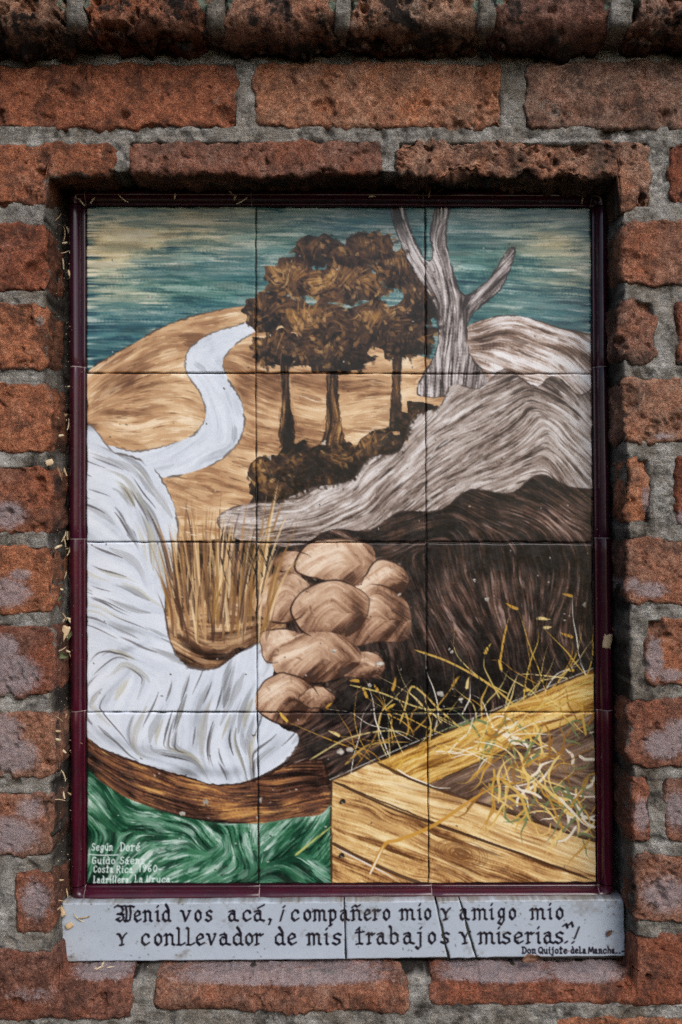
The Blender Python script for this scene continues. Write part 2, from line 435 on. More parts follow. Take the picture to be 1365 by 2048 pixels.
def paint_picture():
    cv = Canvas(CX0, CY0, CW, CH)
    X, Y = np.meshgrid(np.arange(CW)+CX0+.5, np.arange(CH)+CY0+.5)
    X = X.astype(np.float32); Y = Y.astype(np.float32)
    low = rnd2(CH, CW, 90, seed=3)*.6+rnd2(CH, CW, 38, seed=4)*.4
    # ---- a plain country landscape: sky, sandy hill, thicket, bare trunk, pale rocks, stream, dark field, hay crate
    R = []
    def region(name, poly, guides, stops, fine=.2, coarse=.22, lo=.12, tone=(), base=.5, dabs=0, dl=60, dw=10, dj=.25, line=None, da=.85, leafy=False):
        R.append(dict(name=name, poly=poly, guides=guides, stops=stops, fine=fine, coarse=coarse, lo=lo, tone=tone,
                      base=base, dabs=dabs, dl=dl, dw=dw, dj=dj, line=line, da=da, leafy=leafy))
    full = [(160, 400), (1210, 400), (1210, 1790), (160, 1790)]
    region('sky', full, [(200, 450, 0), (600, 430, 2), (1150, 450, -2), (700, 800, 3), (1100, 620, 4)],
           [(0, (12, 52, 72)), (.25, (38, 88, 98)), (.5, (74, 116, 118)), (.75, (120, 146, 146)), (1, (178, 190, 186))],
           fine=.26, coarse=.16, lo=.12, base=.62,
           tone=[(200, 720, 190, 80, 0, -.36), (420, 560, 160, 45, 0, -.16), (600, 440, 150, 30, 0, .12), (1050, 640, 150, 40, 0, -.1), (1000, 560, 110, 40, 0, -.12)],
           dabs=420, dl=100, dw=12, dj=.13, da=.55)
    SAND = [(0, (96, 62, 40)), (.25, (150, 108, 76)), (.5, (192, 152, 112)), (.75, (218, 186, 146)), (1, (238, 220, 194))]
    region('ground', [(150, 860), (1210, 860), (1210, 1800), (150, 1800)], [(400, 1000, 20), (800, 1200, -10)],
           [(0, (30, 21, 18)), (.5, (86, 62, 48)), (1, (150, 118, 92))], base=.4)
    region('sandy_hill', spline([(150, 800), (172, 747), (215, 716), (262, 690), (330, 652), (420, 624), (520, 612), (640, 640), (760, 690), (900, 740),
                                 (900, 860), (760, 960), (560, 1060), (300, 1080), (150, 1000)], True),
           [(180, 760, -35), (250, 720, -28), (400, 650, -12), (300, 850, 5), (220, 900, 20), (450, 800, 30), (600, 780, 10), (700, 850, -6), (560, 930, 16)],
           SAND, fine=.07, coarse=.2, lo=.22, base=.58,
           tone=[(215, 790, 60, 30, -20, -.16), (320, 790, 60, 25, 10, -.16), (500, 720, 40, 70, 8, -.3), (640, 800, 110, 26, 4, .18), (640, 860, 160, 18, -6, -.25), (700, 770, 120, 22, 0, -.35), (560, 760, 60, 30, 0, -.2)],
           dabs=330, dl=80, dw=13, dj=.24, line=(70, 48, 36))
    region('far_bank', spline([(930, 660), (980, 636), (1040, 632), (1120, 655), (1210, 685), (1210, 780), (1000, 790), (920, 730)], True),
           [(960, 650, -10), (1100, 650, 18), (1180, 720, 40), (1000, 720, 20)],
           [(0, (60, 44, 38)), (.4, (130, 104, 90)), (.7, (196, 180, 172)), (1, (232, 230, 232))], fine=.2, coarse=.3, base=.72,
           tone=[(1080, 690, 120, 16, 16, -.45), (1120, 740, 60, 24, 30, .1), (960, 690, 30, 30, 0, -.4)], dabs=70, dl=46, dw=7, line=(54, 40, 36))
    WHITE = [(0, (80, 80, 86)), (.2, (124, 127, 134)), (.45, (174, 181, 192)), (.7, (205, 213, 226)), (1, (220, 227, 238))]
    region('stream_upper', spline([(508, 640), (470, 652), (420, 668), (378, 700), (372, 742), (400, 786), (412, 830), (388, 868), (330, 892), (270, 902), (210, 890), (160, 900), (160, 960),
                                   (260, 960), (360, 950), (440, 920), (484, 870), (486, 812), (458, 760), (446, 722), (470, 690), (512, 660)], True),
           [(480, 655, -15), (400, 690, -40), (400, 750, 55), (440, 830, 80), (400, 900, -25), (250, 930, -4)],
           WHITE, fine=.06, coarse=.16, lo=.05, base=.82, tone=[(440, 740, 14, 60, -20, -.22), (440, 900, 60, 12, -30, -.2)], dabs=26, dl=70, dw=9, dj=.3, line=(96, 88, 84))
    HAIR = [(0, (16, 11, 10)), (.25, (46, 31, 25)), (.5, (84, 58, 42)), (.75, (146, 104, 58)), (1, (198, 158, 104))]
    # tree: trunk and limbs, then clumps of autumn foliage
    for tp in ([(652, 700), (676, 700), (676, 790), (690, 880), (716, 905), (628, 905), (650, 870), (655, 780)], [(560, 690), (574, 690), (580, 800), (590, 880), (560, 884), (566, 790)], [(790, 680), (806, 680), (800, 780), (806, 850), (780, 856), (786, 770)]):
        cxm = sum(q[0] for q in tp)/len(tp)
        region('tree_trunk', spline(tp, True), [(cxm-5, 720, 92), (cxm+5, 800, 86), (cxm, 890, 95)], HAIR, fine=.25, coarse=.25, base=.3, dabs=26, dl=50, dw=5, line=(30, 20, 17))
    def clump(cx_, cy_, rx, ry, base, seed):
        r_ = np.random.default_rng(seed)
        n_ = 22
        t_ = np.linspace(0, 2*math.pi, n_, endpoint=False)
        k_ = 1+r_.normal(0, .09, n_)+.07*np.where(np.arange(n_) % 2, 1, -1)
        pts_ = np.c_[cx_+np.cos(t_)*rx*k_, cy_+np.sin(t_)*ry*k_]
        gd = [(cx_+math.cos(q)*rx*.7, cy_+math.sin(q)*ry*.7, math.degrees(q)+r_.normal(0, 25)+24) for q in np.linspace(0, 6.28, 7)[:-1]]
        region('foliage', spline(pts_, True, 6), gd, HAIR, fine=.10, coarse=.12, lo=.16, base=base-.06, tone=[(cx_-rx*.2, cy_-ry*.35, rx*.6, ry*.4, 0, .26), (cx_+rx*.3, cy_+ry*.6, rx*.8, ry*.4, 0, -.26)],
               dabs=int(rx*ry/20), dl=17, dw=7, dj=.42, leafy=1)
    for q_, c_ in enumerate(((556, 694, 56, 36, .2), (806, 672, 66, 42, .2), (664, 708, 84, 38, .22), (540, 622, 52, 40, .3), (848, 596, 48, 46, .24), (752, 646, 70, 44, .42), (630, 640, 66, 42, .48),
                             (584, 556, 56, 40, .4), (800, 536, 54, 40, .32), (694, 566, 76, 44, .54), (640, 500, 50, 30, .36), (742, 496, 50, 32, .36), (700, 512, 40, 24, .44))):
        clump(*c_, 50+q_)
    for q_, c_ in enumerate(((540, 950, 46, 40, .2), (600, 930, 56, 46, .24), (690, 926, 64, 40, .2), (770, 900, 56, 40, .2), (560, 985, 60, 34, .16), (650, 968, 70, 30, .16), (836, 846, 44, 40, .2))):
        clump(*c_, 80+q_)
    # bare grey trunk with a side limb
    region('bare_trunk', spline([(782, 412), (806, 412), (826, 470), (852, 520), (866, 508), (862, 460), (880, 400), (904, 400), (892, 470), (906, 540), (930, 590), (980, 556), (1016, 500), (1030, 506), (1002, 576), (942, 634), (938, 700), (972, 772), (838, 790),
                                 (874, 700), (876, 640), (860, 590), (826, 540), (800, 480)], True),
           [(800, 440, 68), (840, 520, 60), (880, 460, 100), (890, 570, 66), (910, 640, 84), (900, 740, 92), (1000, 550, -52), (955, 600, -38)],
           [(0, (40, 34, 34)), (.3, (100, 90, 88)), (.55, (152, 142, 140)), (.8, (196, 188, 188)), (1, (226, 222, 224))], fine=.3, coarse=.26, base=.54,
           tone=[(925, 600, 16, 110, -18, -.55), (870, 540, 14, 110, -24, .2), (850, 440, 14, 40, 0, -.2)], dabs=90, dl=70, dw=5, dj=.3, line=(38, 32, 34))
    # dark ploughed field
    DARK = [(0, (10, 9, 13)), (.25, (28, 22, 23)), (.5, (66, 48, 42)), (.75, (112, 86, 76)), (1, (168, 144, 136))]
    region('dark_field', spline([(440, 1080), (520, 1060), (640, 1045), (760, 1000), (900, 950), (1050, 900), (1210, 900), (1210, 1400), (1000, 1480), (660, 1580), (640, 1690), (520, 1700),
                                 (500, 1480), (470, 1300)], True),
           [(560, 1130, 75), (640, 1080, 20), (800, 1050, -20), (820, 1180, 80), (900, 1250, 62), (1000, 1150, 80), (1120, 1200, 100), (1000, 1000, 20), (1150, 950, 30), (1150, 1350, 60), (700, 1450, -35), (620, 1560, -25), (900, 1380, 80)],
           DARK, fine=.16, coarse=.2, lo=.14, base=.3,
           tone=[(1000, 1180, 130, 90, 0, .14), (1080, 930, 140, 36, 20, -.05), (880, 1380, 170, 60, -10, -.42), (1090, 1120, 90, 40, 0, -.3), (1150, 1020, 60, 40, 0, .16),
                 (650, 1120, 60, 60, 0, .02), (770, 1470, 30, 60, 0, -.4), (900, 1020, 60, 40, -20, -.12), (950, 960, 110, 26, -10, -.1)],
           dabs=900, dl=44, dw=5, dj=.3)
    # pale rocky ridge
    ROCK = [(0, (52, 40, 37)), (.25, (108, 92, 84)), (.5, (158, 143, 135)), (.75, (192, 182, 178)), (1, (226, 222, 222))]
    region('pale_ridge', spline([(440, 1030), (500, 1006), (560, 1002), (620, 976), (700, 960), (740, 916), (800, 900), (826, 836), (880, 812), (906, 770), (960, 776), (1010, 738), (1070, 772), (1110, 752), (1160, 790), (1210, 776),
                                 (1210, 955), (1150, 975), (1080, 950), (1020, 986), (940, 980), (880, 1020), (800, 1024), (740, 1060), (660, 1060), (600, 1090), (520, 1090), (450, 1066)], True),
           [(500, 1050, 5), (540, 1030, -10), (640, 990, -26), (760, 930, -40), (830, 830, -50), (900, 800, -40), (1000, 780, -28), (1100, 800, 30), (1160, 880, 45), (960, 900, -22), (1040, 850, -48), (1180, 780, 50)],
           ROCK, fine=.22, coarse=.16, lo=.1, base=.55,
           tone=[(700, 965, 130, 18, -32, .22), (870, 800, 60, 40, -40, .14), (1040, 850, 40, 90, 40, -.16), (1110, 765, 70, 26, 10, -.45), (760, 1000, 160, 16, -22, -.3), (560, 1060, 40, 22, -20, -.18), (515, 1120, 30, 60, 0, .25), (1170, 850, 40, 60, 40, .12)],
           dabs=1000, dl=38, dw=4, dj=.3, line=(58, 44, 40))
    # brown reeds along the bank
    region('reed_bank', spline([(330, 1232), (352, 1190), (400, 1202), (440, 1176), (490, 1190), (540, 1176), (572, 1230), (560, 1290), (520, 1304), (474, 1296), (430, 1335), (380, 1325), (345, 1290)], True),
           [(360, 1220, -20), (430, 1200, 8), (520, 1210, -14), (370, 1280, 40), (450, 1260, -8), (540, 1270, -30)],
           [(0, (34, 22, 18)), (.25, (86, 58, 42)), (.5, (142, 104, 76)), (.75, (198, 162, 122)), (1, (230, 206, 174))], fine=.14, coarse=.3, lo=.2, base=.4,
           tone=[(410, 1180, 70, 16, -20, .2), (420, 1270, 50, 18, 0, .06), (400, 1320, 60, 14, 0, -.3)],
           dabs=120, dl=60, dw=9, dj=.34, line=(46, 30, 24))
    # broad stream in the foreground
    region('stream_lower', spline([(160, 890), (230, 905), (300, 930), (340, 990), (356, 1050), (350, 1130), (330, 1200), (340, 1280), (372, 1330), (430, 1338), (480, 1306), (540, 1282),
                                   (548, 1340), (530, 1400), (560, 1452), (596, 1470), (590, 1500), (560, 1530), (500, 1560), (430, 1576), (390, 1560), (320, 1548), (240, 1520), (160, 1480)], True),
           [(200, 960, 20), (270, 1000, 60), (320, 1120, 85), (220, 1150, 20), (230, 1250, 15), (300, 1300, 30), (200, 1350, -55), (270, 1420, -70), (200, 1460, 40), (360, 1440, -78), (440, 1420, -72), (500, 1350, -65), (470, 1520, 70), (540, 1510, -40), (340, 1540, 15)],
           WHITE, fine=.035, coarse=.13, lo=.05, base=.84,
           tone=[(300, 1050, 14, 60, -20, -.3), (330, 1150, 16, 60, 0, -.35), (240, 1255, 80, 9, 12, -.35), (250, 1300, 70, 7, -18, -.3), (390, 1450, 22, 80, 8, -.36), (480, 1440, 22, 60, 14, -.28), (280, 1500, 120, 16, 18, -.36), (430, 1545, 90, 14, 0, -.42), (545, 1500, 34, 18, -40, -.3), (210, 1400, 12, 50, 30, -.25)],
           dabs=0, line=(92, 84, 84))
    # tan boulders in front of the field
    PEACH = [(0, (62, 40, 32)), (.25, (128, 92, 72)), (.5, (178, 142, 116)), (.75, (206, 176, 150)), (1, (230, 210, 190))]
    def stone(cx_, cy_, rx, ry, seed):
        r_ = np.random.default_rng(seed); t_ = np.linspace(0, 2*math.pi, 7, endpoint=False)+r_.uniform(0, .9)
        k_ = 1.06+r_.normal(0, .13, 7)
        return ('boulder', [(cx_+math.cos(q)*rx*w_, cy_+math.sin(q)*ry*w_) for q, w_ in zip(t_, k_)], [(cx_-rx*.25, cy_-ry*.4, rx*.6, ry*.4, -15, .28), (cx_+rx*.4, cy_+ry*.7, rx*.9, ry*.4, -10, -.45), (cx_+rx*.9, cy_, rx*.25, ry, 0, -.3)])
    for nm, pts, tn in [stone(*q) for q in ((586, 1126, 36, 24, 1), (680, 1128, 70, 50, 2), (770, 1160, 46, 40, 4), (570, 1196, 62, 50, 5), (744, 1240, 64, 62, 6), (654, 1222, 72, 60, 7), (556, 1292, 44, 36, 8), (720, 1332, 46, 28, 9), (630, 1318, 82, 50, 10), (570, 1400, 60, 48, 11), (636, 1392, 30, 22, 12))]:
        cxm = sum(p[0] for p in pts)/len(pts); cym = sum(p[1] for p in pts)/len(pts)
        region(nm, spline(pts, True, 3), [(cxm-40, cym-30, -30), (cxm+40, cym-20, 40), (cxm-30, cym+40, -60), (cxm+40, cym+30, -48)],
               PEACH, fine=.10, coarse=.2, lo=.2, base=.56, tone=tn, dabs=70, dl=16, dw=5, dj=.2, leafy=1, da=.6, line=(50, 32, 27))
    # brown earth lip below the stream, then swirling grass
    region('earth_lip', spline([(160, 1470), (210, 1500), (290, 1530), (380, 1556), (430, 1570), (510, 1562), (580, 1530), (650, 1530), (650, 1670), (590, 1640), (510, 1652), (420, 1650), (330, 1630), (250, 1600), (200, 1568), (160, 1540)], True),
           [(190, 1530, 36), (280, 1570, 22), (400, 1610, 9), (500, 1610, -3), (600, 1580, -8)],
           [(0, (24, 16, 15)), (.3, (66, 42, 34)), (.55, (112, 74, 58)), (.8, (166, 112, 66)), (1, (206, 160, 96))], fine=.22, coarse=.2, base=.4,
           tone=[(470, 1625, 60, 18, 0, .35), (590, 1600, 24, 40, 0, .1), (390, 1600, 40, 16, 10, .16), (200, 1520, 60, 20, 36, -.2), (420, 1640, 140, 8, 8, -.3), (620, 1560, 40, 40, 0, -.3)], dabs=110, dl=70, dw=6, dj=.2, line=(34, 22, 20))
    region('grass', spline([(150, 1530), (200, 1562), (250, 1594), (330, 1624), (420, 1644), (510, 1648), (590, 1636), (640, 1630), (680, 1610), (680, 1800), (150, 1800)], True),
           [(200, 1620, 45), (200, 1720, -70), (280, 1720, -50), (340, 1690, -15), (400, 1680, 40), (430, 1720, -45), (380, 1750, -20), (480, 1700, 70), (460, 1760, -30), (560, 1680, -40), (600, 1740, 30), (320, 1650, 12), (640, 1680, -60)],
           [(0, (12, 36, 28)), (.28, (28, 78, 54)), (.52, (62, 120, 88)), (.76, (124, 164, 144)), (1, (196, 212, 206))], fine=.24, coarse=.34, lo=.16, base=.4,
           tone=[(215, 1720, 40, 70, 0, -.22), (340, 1690, 80, 14, -30, .25), (470, 1650, 120, 12, 0, .12), (590, 1720, 50, 40, 0, -.2), (300, 1720, 30, 30, 0, .1)], dabs=420, dl=60, dw=11, dj=.3)
    # hay crate
    Wd = [(0, (92, 58, 34)), (.2, (142, 98, 60)), (.45, (190, 146, 92)), (.7, (216, 182, 122)), (1, (236, 216, 172))]
    region('crate_inside', [(830, 1540), (1210, 1370), (1210, 1720), (830, 1590)], [(900, 1540, -25), (1150, 1450, -30), (1100, 1600, 30)],
           [(0, (60, 42, 34)), (.5, (118, 92, 76)), (1, (170, 146, 126))], fine=.2, coarse=.25, base=.45, dabs=60, dl=50, dw=7)
    region('crate_far_rail', [(740, 1530), (852, 1482), (1210, 1330), (1210, 1420), (1080, 1470), (860, 1568)], [(800, 1520, -24), (1000, 1440, -22), (1180, 1370, -20)],
           [(0, (110, 70, 30)), (.3, (168, 118, 50)), (.6, (206, 164, 86)), (1, (232, 206, 138))], fine=.24, coarse=.24, base=.55, dabs=70, dl=90, dw=5, dj=.28, line=(64, 42, 26))
    region('crate_top_rail', [(664, 1562), (750, 1524), (790, 1548), (860, 1572), (1210, 1690), (1210, 1770), (1060, 1712), (852, 1638), (664, 1562)], [(700, 1560, 15), (900, 1610, 19), (1150, 1710, 20)],
           Wd, fine=.2, coarse=.2, base=.74, dabs=80, dl=120, dw=5, dj=.22, line=(70, 44, 28))
    region('crate_front', [(664, 1562), (852, 1640), (1060, 1714), (1230, 1776), (1230, 1800), (664, 1800)], [(700, 1600, 20), (900, 1690, 21), (1100, 1750, 20), (700, 1740, 22)],
           Wd, fine=.22, coarse=.24, base=.56, tone=[(700, 1660, 12, 16, 0, .1), (760, 1690, 180, 9, 21, -.32), (860, 1660, 200, 6, 20, -.3), (740, 1745, 90, 7, 25, -.45), (1000, 1735, 160, 6, 20, -.22)],
           dabs=90, dl=120, dw=5, dj=.22, line=(70, 44, 28))

    masks = {}
    for i, r in enumerate(R):
        m = cv.mask(r['poly'])
        r['m'] = m
        cv.reg[m] = i
        ys, xs = np.where(m)
        if len(ys) == 0:
            continue
        y0, y1, x0, x1 = ys.min(), ys.max()+1, xs.min(), xs.max()+1
        g = guide_field(X[y0:y1, x0:x1], Y[y0:y1, x0:x1], r['guides'])
        sub = cv.A[y0:y1, x0:x1]
        mm = m[y0:y1, x0:x1]
        sub[mm] = g[mm]
    cv.A += rnd2(CH, CW, 45, seed=9)*np.where(cv.reg == 0, .035, .14)
    # smear noise along the brush direction
    DX = np.cos(cv.A).astype(np.float32); DY = np.sin(cv.A).astype(np.float32)
    def smear(noise, steps, st):
        acc = noise.copy(); cnt = 1
        for sg in (1, -1):
            px = (X-CX0).copy(); py = (Y-CY0).copy()
            ldx, ldy = DX, DY
            for _ in range(steps):
                px += sg*st*ldx; py += sg*st*ldy
                xi = np.clip(px.astype(np.int32), 0, CW-1); yi = np.clip(py.astype(np.int32), 0, CH-1)
                k = yi*CW+xi
                acc += noise.ravel()[k]; cnt += 1
                ndx = DX.ravel()[k]; ndy = DY.ravel()[k]
                f = np.where(ndx*ldx+ndy*ldy < 0, -1, 1).astype(np.float32)
                ldx, ldy = ndx*f, ndy*f
        acc /= cnt
        return acc/(acc.std()+1e-6)
    n1 = blur(np.random.default_rng(1).standard_normal((CH, CW)).astype(np.float32), 1, 1)
    fine = smear(n1, 14, 2.)
    n2 = rnd2(CH, CW, 8, seed=12)
    coarse = smear(n2, 9, 4.5)
    V = np.zeros((CH, CW), np.float32)
    for i, r in enumerate(R):
        k = cv.reg == i
        if not k.any():
            continue
        v = r['base']+r['fine']*fine[k]*.78+r['coarse']*coarse[k]*.6+r['lo']*low[k]
        for (tx, ty, rx, ry, an, dv) in r['tone']:
            v = v+dv*ell(X[k], Y[k], tx, ty, rx, ry, an)
        V[k] = v
        cv.C[k] = pal(v, r['stops'])
    # sky: cream cloud bars and green patches
    k = (cv.reg == 0)
    cl = (ell(X, Y, 330, 470, 170, 42, -4)+.9*ell(X, Y, 210, 500, 70, 60, 0)+.85*ell(X, Y, 1110, 490, 75, 40, 12)+.5*ell(X, Y, 420, 425, 120, 14)+.4*ell(X, Y, 260, 590, 90, 26)+.45*ell(X, Y, 1140, 560, 60, 26))
    cl = np.clip(cl*(1+.25*coarse)+.13*fine*(cl > .08), 0, 1)*.92
    cloudc = pal(.5+.2*fine+.2*coarse, [(0, (150, 124, 84)), (.5, (204, 184, 138)), (1, (226, 216, 190))])
    a = (cl*k)[..., None]
    cv.C = cv.C*(1-a)+cloudc*a
    gr = np.clip(ell(X, Y, 400, 575, 120, 30)+.8*ell(X, Y, 980, 520, 90, 40)+.7*ell(X, Y, 560, 480, 60, 40)+.6*ell(X, Y, 990, 620, 60, 30), 0, 1)*.5
    a = (gr*k)[..., None]
    cv.C = cv.C*(1-a)+pal(.5+.25*fine+.2*coarse, [(0, (24, 66, 54)), (.5, (66, 116, 96)), (1, (130, 164, 150))])*a
    # brush dabs
    for i, r in enumerate(R):
        if not r['dabs']:
            continue
        k = (cv.reg == i)
        ys, xs = np.where(k)
        if len(ys) < 50:
            continue
        clip = k.astype(np.float32)
        sel = rng.integers(0, len(ys), r['dabs'])
        for j in sel:
            x, y = xs[j], ys[j]
            v = V[y, x]+rng.normal(0, r['dj'])*.75
            if i == 0:
                col = cv.C[y, x]*(1+rng.normal(0, .16))
            else:
                col = pal(np.array([v]), r['stops'])[0]
            if r['leafy']:
                a_ = rng.uniform(0, 6.28) if r['leafy'] == 2 else rng.normal(.9, .7); l_ = r['dl']*rng.uniform(.6, 1.3)
                x_, y_ = x+CX0, y+CY0
                cv.stroke([(x_, y_), (x_+math.cos(a_)*l_*.5, y_+math.sin(a_)*l_*.5-1.5), (x_+math.cos(a_)*l_, y_+math.sin(a_)*l_)], r['dw']*rng.uniform(.6, 1.3), np.clip(col, 0, 1),
                          alpha=r['da']*rng.uniform(.7, 1), bristle=.3, taper=(.35, .5), n=2)
                continue
            cv.stroke(cv.trace(x+CX0, y+CY0, r['dl']*rng.uniform(.5, 1.3), rng.random() < .5), r['dw']*rng.uniform(.5, 1.4), np.clip(col, 0, 1),
                      alpha=r['da']*rng.uniform(.55, 1), bristle=.55 if r['dw'] > 4.5 else .2, clip=clip, taper=(.2, .4), n=2)
    # flowing grey strokes on the white water
    SI = [i for i, r in enumerate(R) if r['name'] == 'stream_lower'][0]
    clip = (cv.reg == SI).astype(np.float32)
    ys, xs = np.where(cv.reg == SI)
    for j in rng.integers(0, len(ys), 90):
        g = rng.uniform(95, 170)
        col = rgb(g, g+2, g+6) if rng.random() < .72 else rgb(g+40, g+34, g+10)
        cv.stroke(cv.trace(xs[j]+CX0, ys[j]+CY0, rng.uniform(60, 150), rng.random() < .5), rng.uniform(6, 19), np.clip(col, 0, 1), alpha=rng.uniform(.45, .85), bristle=.7, clip=clip, taper=(.35, .7))
    for j in rng.integers(0, len(ys), 52):
        g = rng.uniform(50, 100)
        cv.stroke(cv.trace(xs[j]+CX0, ys[j]+CY0, rng.uniform(50, 120), rng.random() < .5), rng.uniform(2.5, 6), rgb(g, g-4, g), alpha=.8, bristle=.4, clip=clip, taper=(.4, .7))
    # outlines, drawn by hand with a thin brown brush
    for i, r in enumerate(R):
        if r['line'] is None:
            continue
        p = np.array(r['poly']); p = np.vstack([p, p[:1]])
        vis = cv.reg
        seg = []
        for q0, q1 in zip(p[:-1], p[1:]):
            L = np.hypot(*(q1-q0)); m = max(1, int(L/12))
            for t in range(m):
                seg.append(q0+(q1-q0)*t/m)
        seg = np.array(seg)
        st = 0
        while st < len(seg)-4:
            ln = int(rng.integers(4, 9))
            part = seg[st:st+ln+1]
            mx, my = part[len(part)//2]
            xi, yi = int(mx-CX0), int(my-CY0)
            if 1 < xi < CW-2 and 1 < yi < CH-2:
                near = vis[max(yi-7, 0):yi+8, max(xi-7, 0):xi+8]
                if (near == i).any() and near.max() <= i and rng.random() < .88:
                    cv.stroke(part+rng.normal(0, .7, part.shape), rng.uniform(1.6, 5.), rgb(*r['line']), alpha=rng.uniform(.6, .95), taper=(.2, .25), n=4)
            st += ln-1
    for q in range(210):
        bx = rng.uniform(338, 540); by = rng.uniform(1150, 1290); ln = rng.uniform(80, 230); lean = (bx-432)*.0022+rng.normal(0, .12)
        c = ((214, 178, 128), (176, 134, 92), (120, 84, 60), (70, 46, 36), (232, 206, 164), (150, 110, 60))[rng.integers(6)]
        cv.stroke([(bx, by), (bx+lean*ln*.4, by-ln*.5), (bx+lean*ln*1.1+rng.normal(0, 6), by-ln)], rng.uniform(3, 8), rgb(*c), rng.uniform(.7, .95), bristle=.35, taper=(.1, .75), n=3)
    # crate: knots, nails, board joints
    for nx, ny in ((686, 1606), (684, 1714)):
        for q in range(4):
            cv.stroke([(nx-6+q, ny+2), (nx, ny-5+q), (nx+6-q, ny+1)], 6, rgb(40, 34, 32), .8)
        cv.stroke([(nx-3, ny-2), (nx+2, ny+2)], 2.4, rgb(150, 140, 130), .8)
    for q in range(10):
        t = np.linspace(0, 2*math.pi, 12)
        rx, ry = 6+q*5.2, 3+q*2.6
        cv.stroke(np.c_[924+np.cos(t)*rx+rng.normal(0, 1.2, 12), 1708+np.sin(t)*ry+np.cos(t)*rx*.2+rng.normal(0, .8, 12)], 2.2 if q > 2 else 4, rgb(112, 70, 40), .75 if q < 4 else .4, taper=(0, 0), n=4)
    for (pts, wd) in (([(664, 1562), (800, 1624), (1000, 1694), (1190, 1762)], 4.5), ([(664, 1562), (662, 1660), (664, 1768)], 4), ([(664, 1686), (720, 1716), (800, 1752), (846, 1768)], 7), ([(756, 1526), (850, 1570), (1000, 1620), (1190, 1684)], 5)):
        cv.stroke(pts, wd, rgb(66, 42, 28), .85, taper=(.02, .05))
    cv.stroke([(672, 1696), (730, 1726), (800, 1762)], 3.5, rgb(232, 226, 220), .8)
    cv.stroke([(660, 1560), (700, 1542), (790, 1502), (900, 1456), (1060, 1390), (1190, 1336)], 2., rgb(220, 214, 204), .8, taper=(0, 0))
    # straw: loose stalks over the dark field and a tangle in the crate
    YEL = ((214, 176, 76), (196, 150, 60), (228, 206, 140), (238, 232, 216), (176, 130, 52), (206, 186, 110))
    def stalk(x, y, ang, L, w, col, bend=.5):
        pts = [(x, y)]
        for _ in range(4):
            ang += rng.normal(0, bend*.3)
            x += math.cos(ang)*L/4; y += math.sin(ang)*L/4
            pts.append((x, y))
        cv.stroke(pts, w, rgb(*col), .95, taper=(.05, .5))
        return pts
    for _ in range(52):
        x = rng.uniform(700, 1185); y = 1545-(x-700)*.42+rng.uniform(-30, 20)
        p = stalk(x, y, rng.uniform(-2.9, -.5), rng.uniform(60, 190), rng.uniform(1.5, 2.8), YEL[rng.integers(6)], .9)
        if rng.random() < .4:
            stalk(p[-1][0], p[-1][1], rng.uniform(-3, 0), rng.uniform(16, 30), 6, YEL[rng.integers(3)], .4)
    for _ in range(210):
        t = rng.random()
        x = rng.uniform(960, 1195); y = rng.uniform(1440, 1680)
        if y > 1570+(x-860)*.36:
            continue
        stalk(x, y, rng.uniform(0, 2*math.pi), rng.uniform(40, 110), rng.uniform(2, 6), ((206, 166, 76), (236, 226, 206), (150, 104, 48), (112, 126, 84), (186, 140, 60), (226, 196, 120))[rng.integers(6)], 1.3)
    for _ in range(40):
        x = rng.uniform(780, 1190); y = 1535-(x-760)*.43+rng.uniform(0, 50)
        stalk(x, y, rng.uniform(-.9, .6), rng.uniform(50, 120), rng.uniform(1.6, 3), YEL[rng.integers(6)], .5)
    for pts, wd, c in (([(740, 1750), (770, 1690), (800, 1680), (870, 1650), (960, 1590), (1020, 1560)], 7, (196, 146, 62)), ([(740, 1750), (768, 1692)], 3, (236, 230, 214)),
                       ([(1005, 1562), (1040, 1590), (1060, 1640), (1080, 1660)], 6, (206, 170, 90)), ([(590, 1712), (640, 1672), (668, 1650)], 4.5, (186, 190, 110)),
                       ([(830, 1300), (900, 1325), (980, 1370), (1040, 1420), (1100, 1470)], 4, (206, 170, 84)), ([(1000, 1330), (1008, 1280), (1018, 1236)], 4, (206, 160, 66)),
                       ([(800, 1450), (812, 1410), (824, 1374), (850, 1390), (880, 1420), (960, 1490)], 4, (206, 176, 96)), ([(700, 1370), (760, 1385), (850, 1418), (930, 1414)], 3, (206, 186, 116)),
                       ([(620, 1520), (700, 1476), (790, 1462), (850, 1486)], 3, (206, 190, 130)), ([(690, 1530), (740, 1490), (820, 1484)], 4, (186, 150, 76))):
        cv.stroke(pts, wd, rgb(*c), .95, taper=(.05, .35))
    # crisp light hairs
    DI = [i for i, r in enumerate(R) if r['name'] in ('dark_field', 'pale_ridge', 'foliage', 'sandy_hill', 'earth_lip', 'grass', 'bare_trunk', 'far_bank')]
    for di in DI:
        ys, xs = np.where(cv.reg == di)
        clip = (cv.reg == di).astype(np.float32)
        for j in rng.integers(0, max(len(ys), 1), max(1, len(ys)//210)) if len(ys) else ():
            y, x = ys[j], xs[j]
            v = V[y, x]+rng.choice([.3, .22, -.3])
            cv.stroke(cv.trace(x+CX0, y+CY0, rng.uniform(14, 42), rng.random() < .5), rng.uniform(1.3, 2.6), pal(np.array([v]), R[di]['stops'])[0], .8, clip=clip, taper=(.2, .6), n=2)
    # signature block
    ink = rgb(220, 232, 232)
    for word, x0, x1, base, xh in SIGNATURE:
        write(cv, word, x0, x1, base, xh, 2.1, ink, slant=.08)
    cv.stroke([(177, 1709), (205, 1711), (238, 1710)], 1.9, ink, .95, taper=(.02, .02))
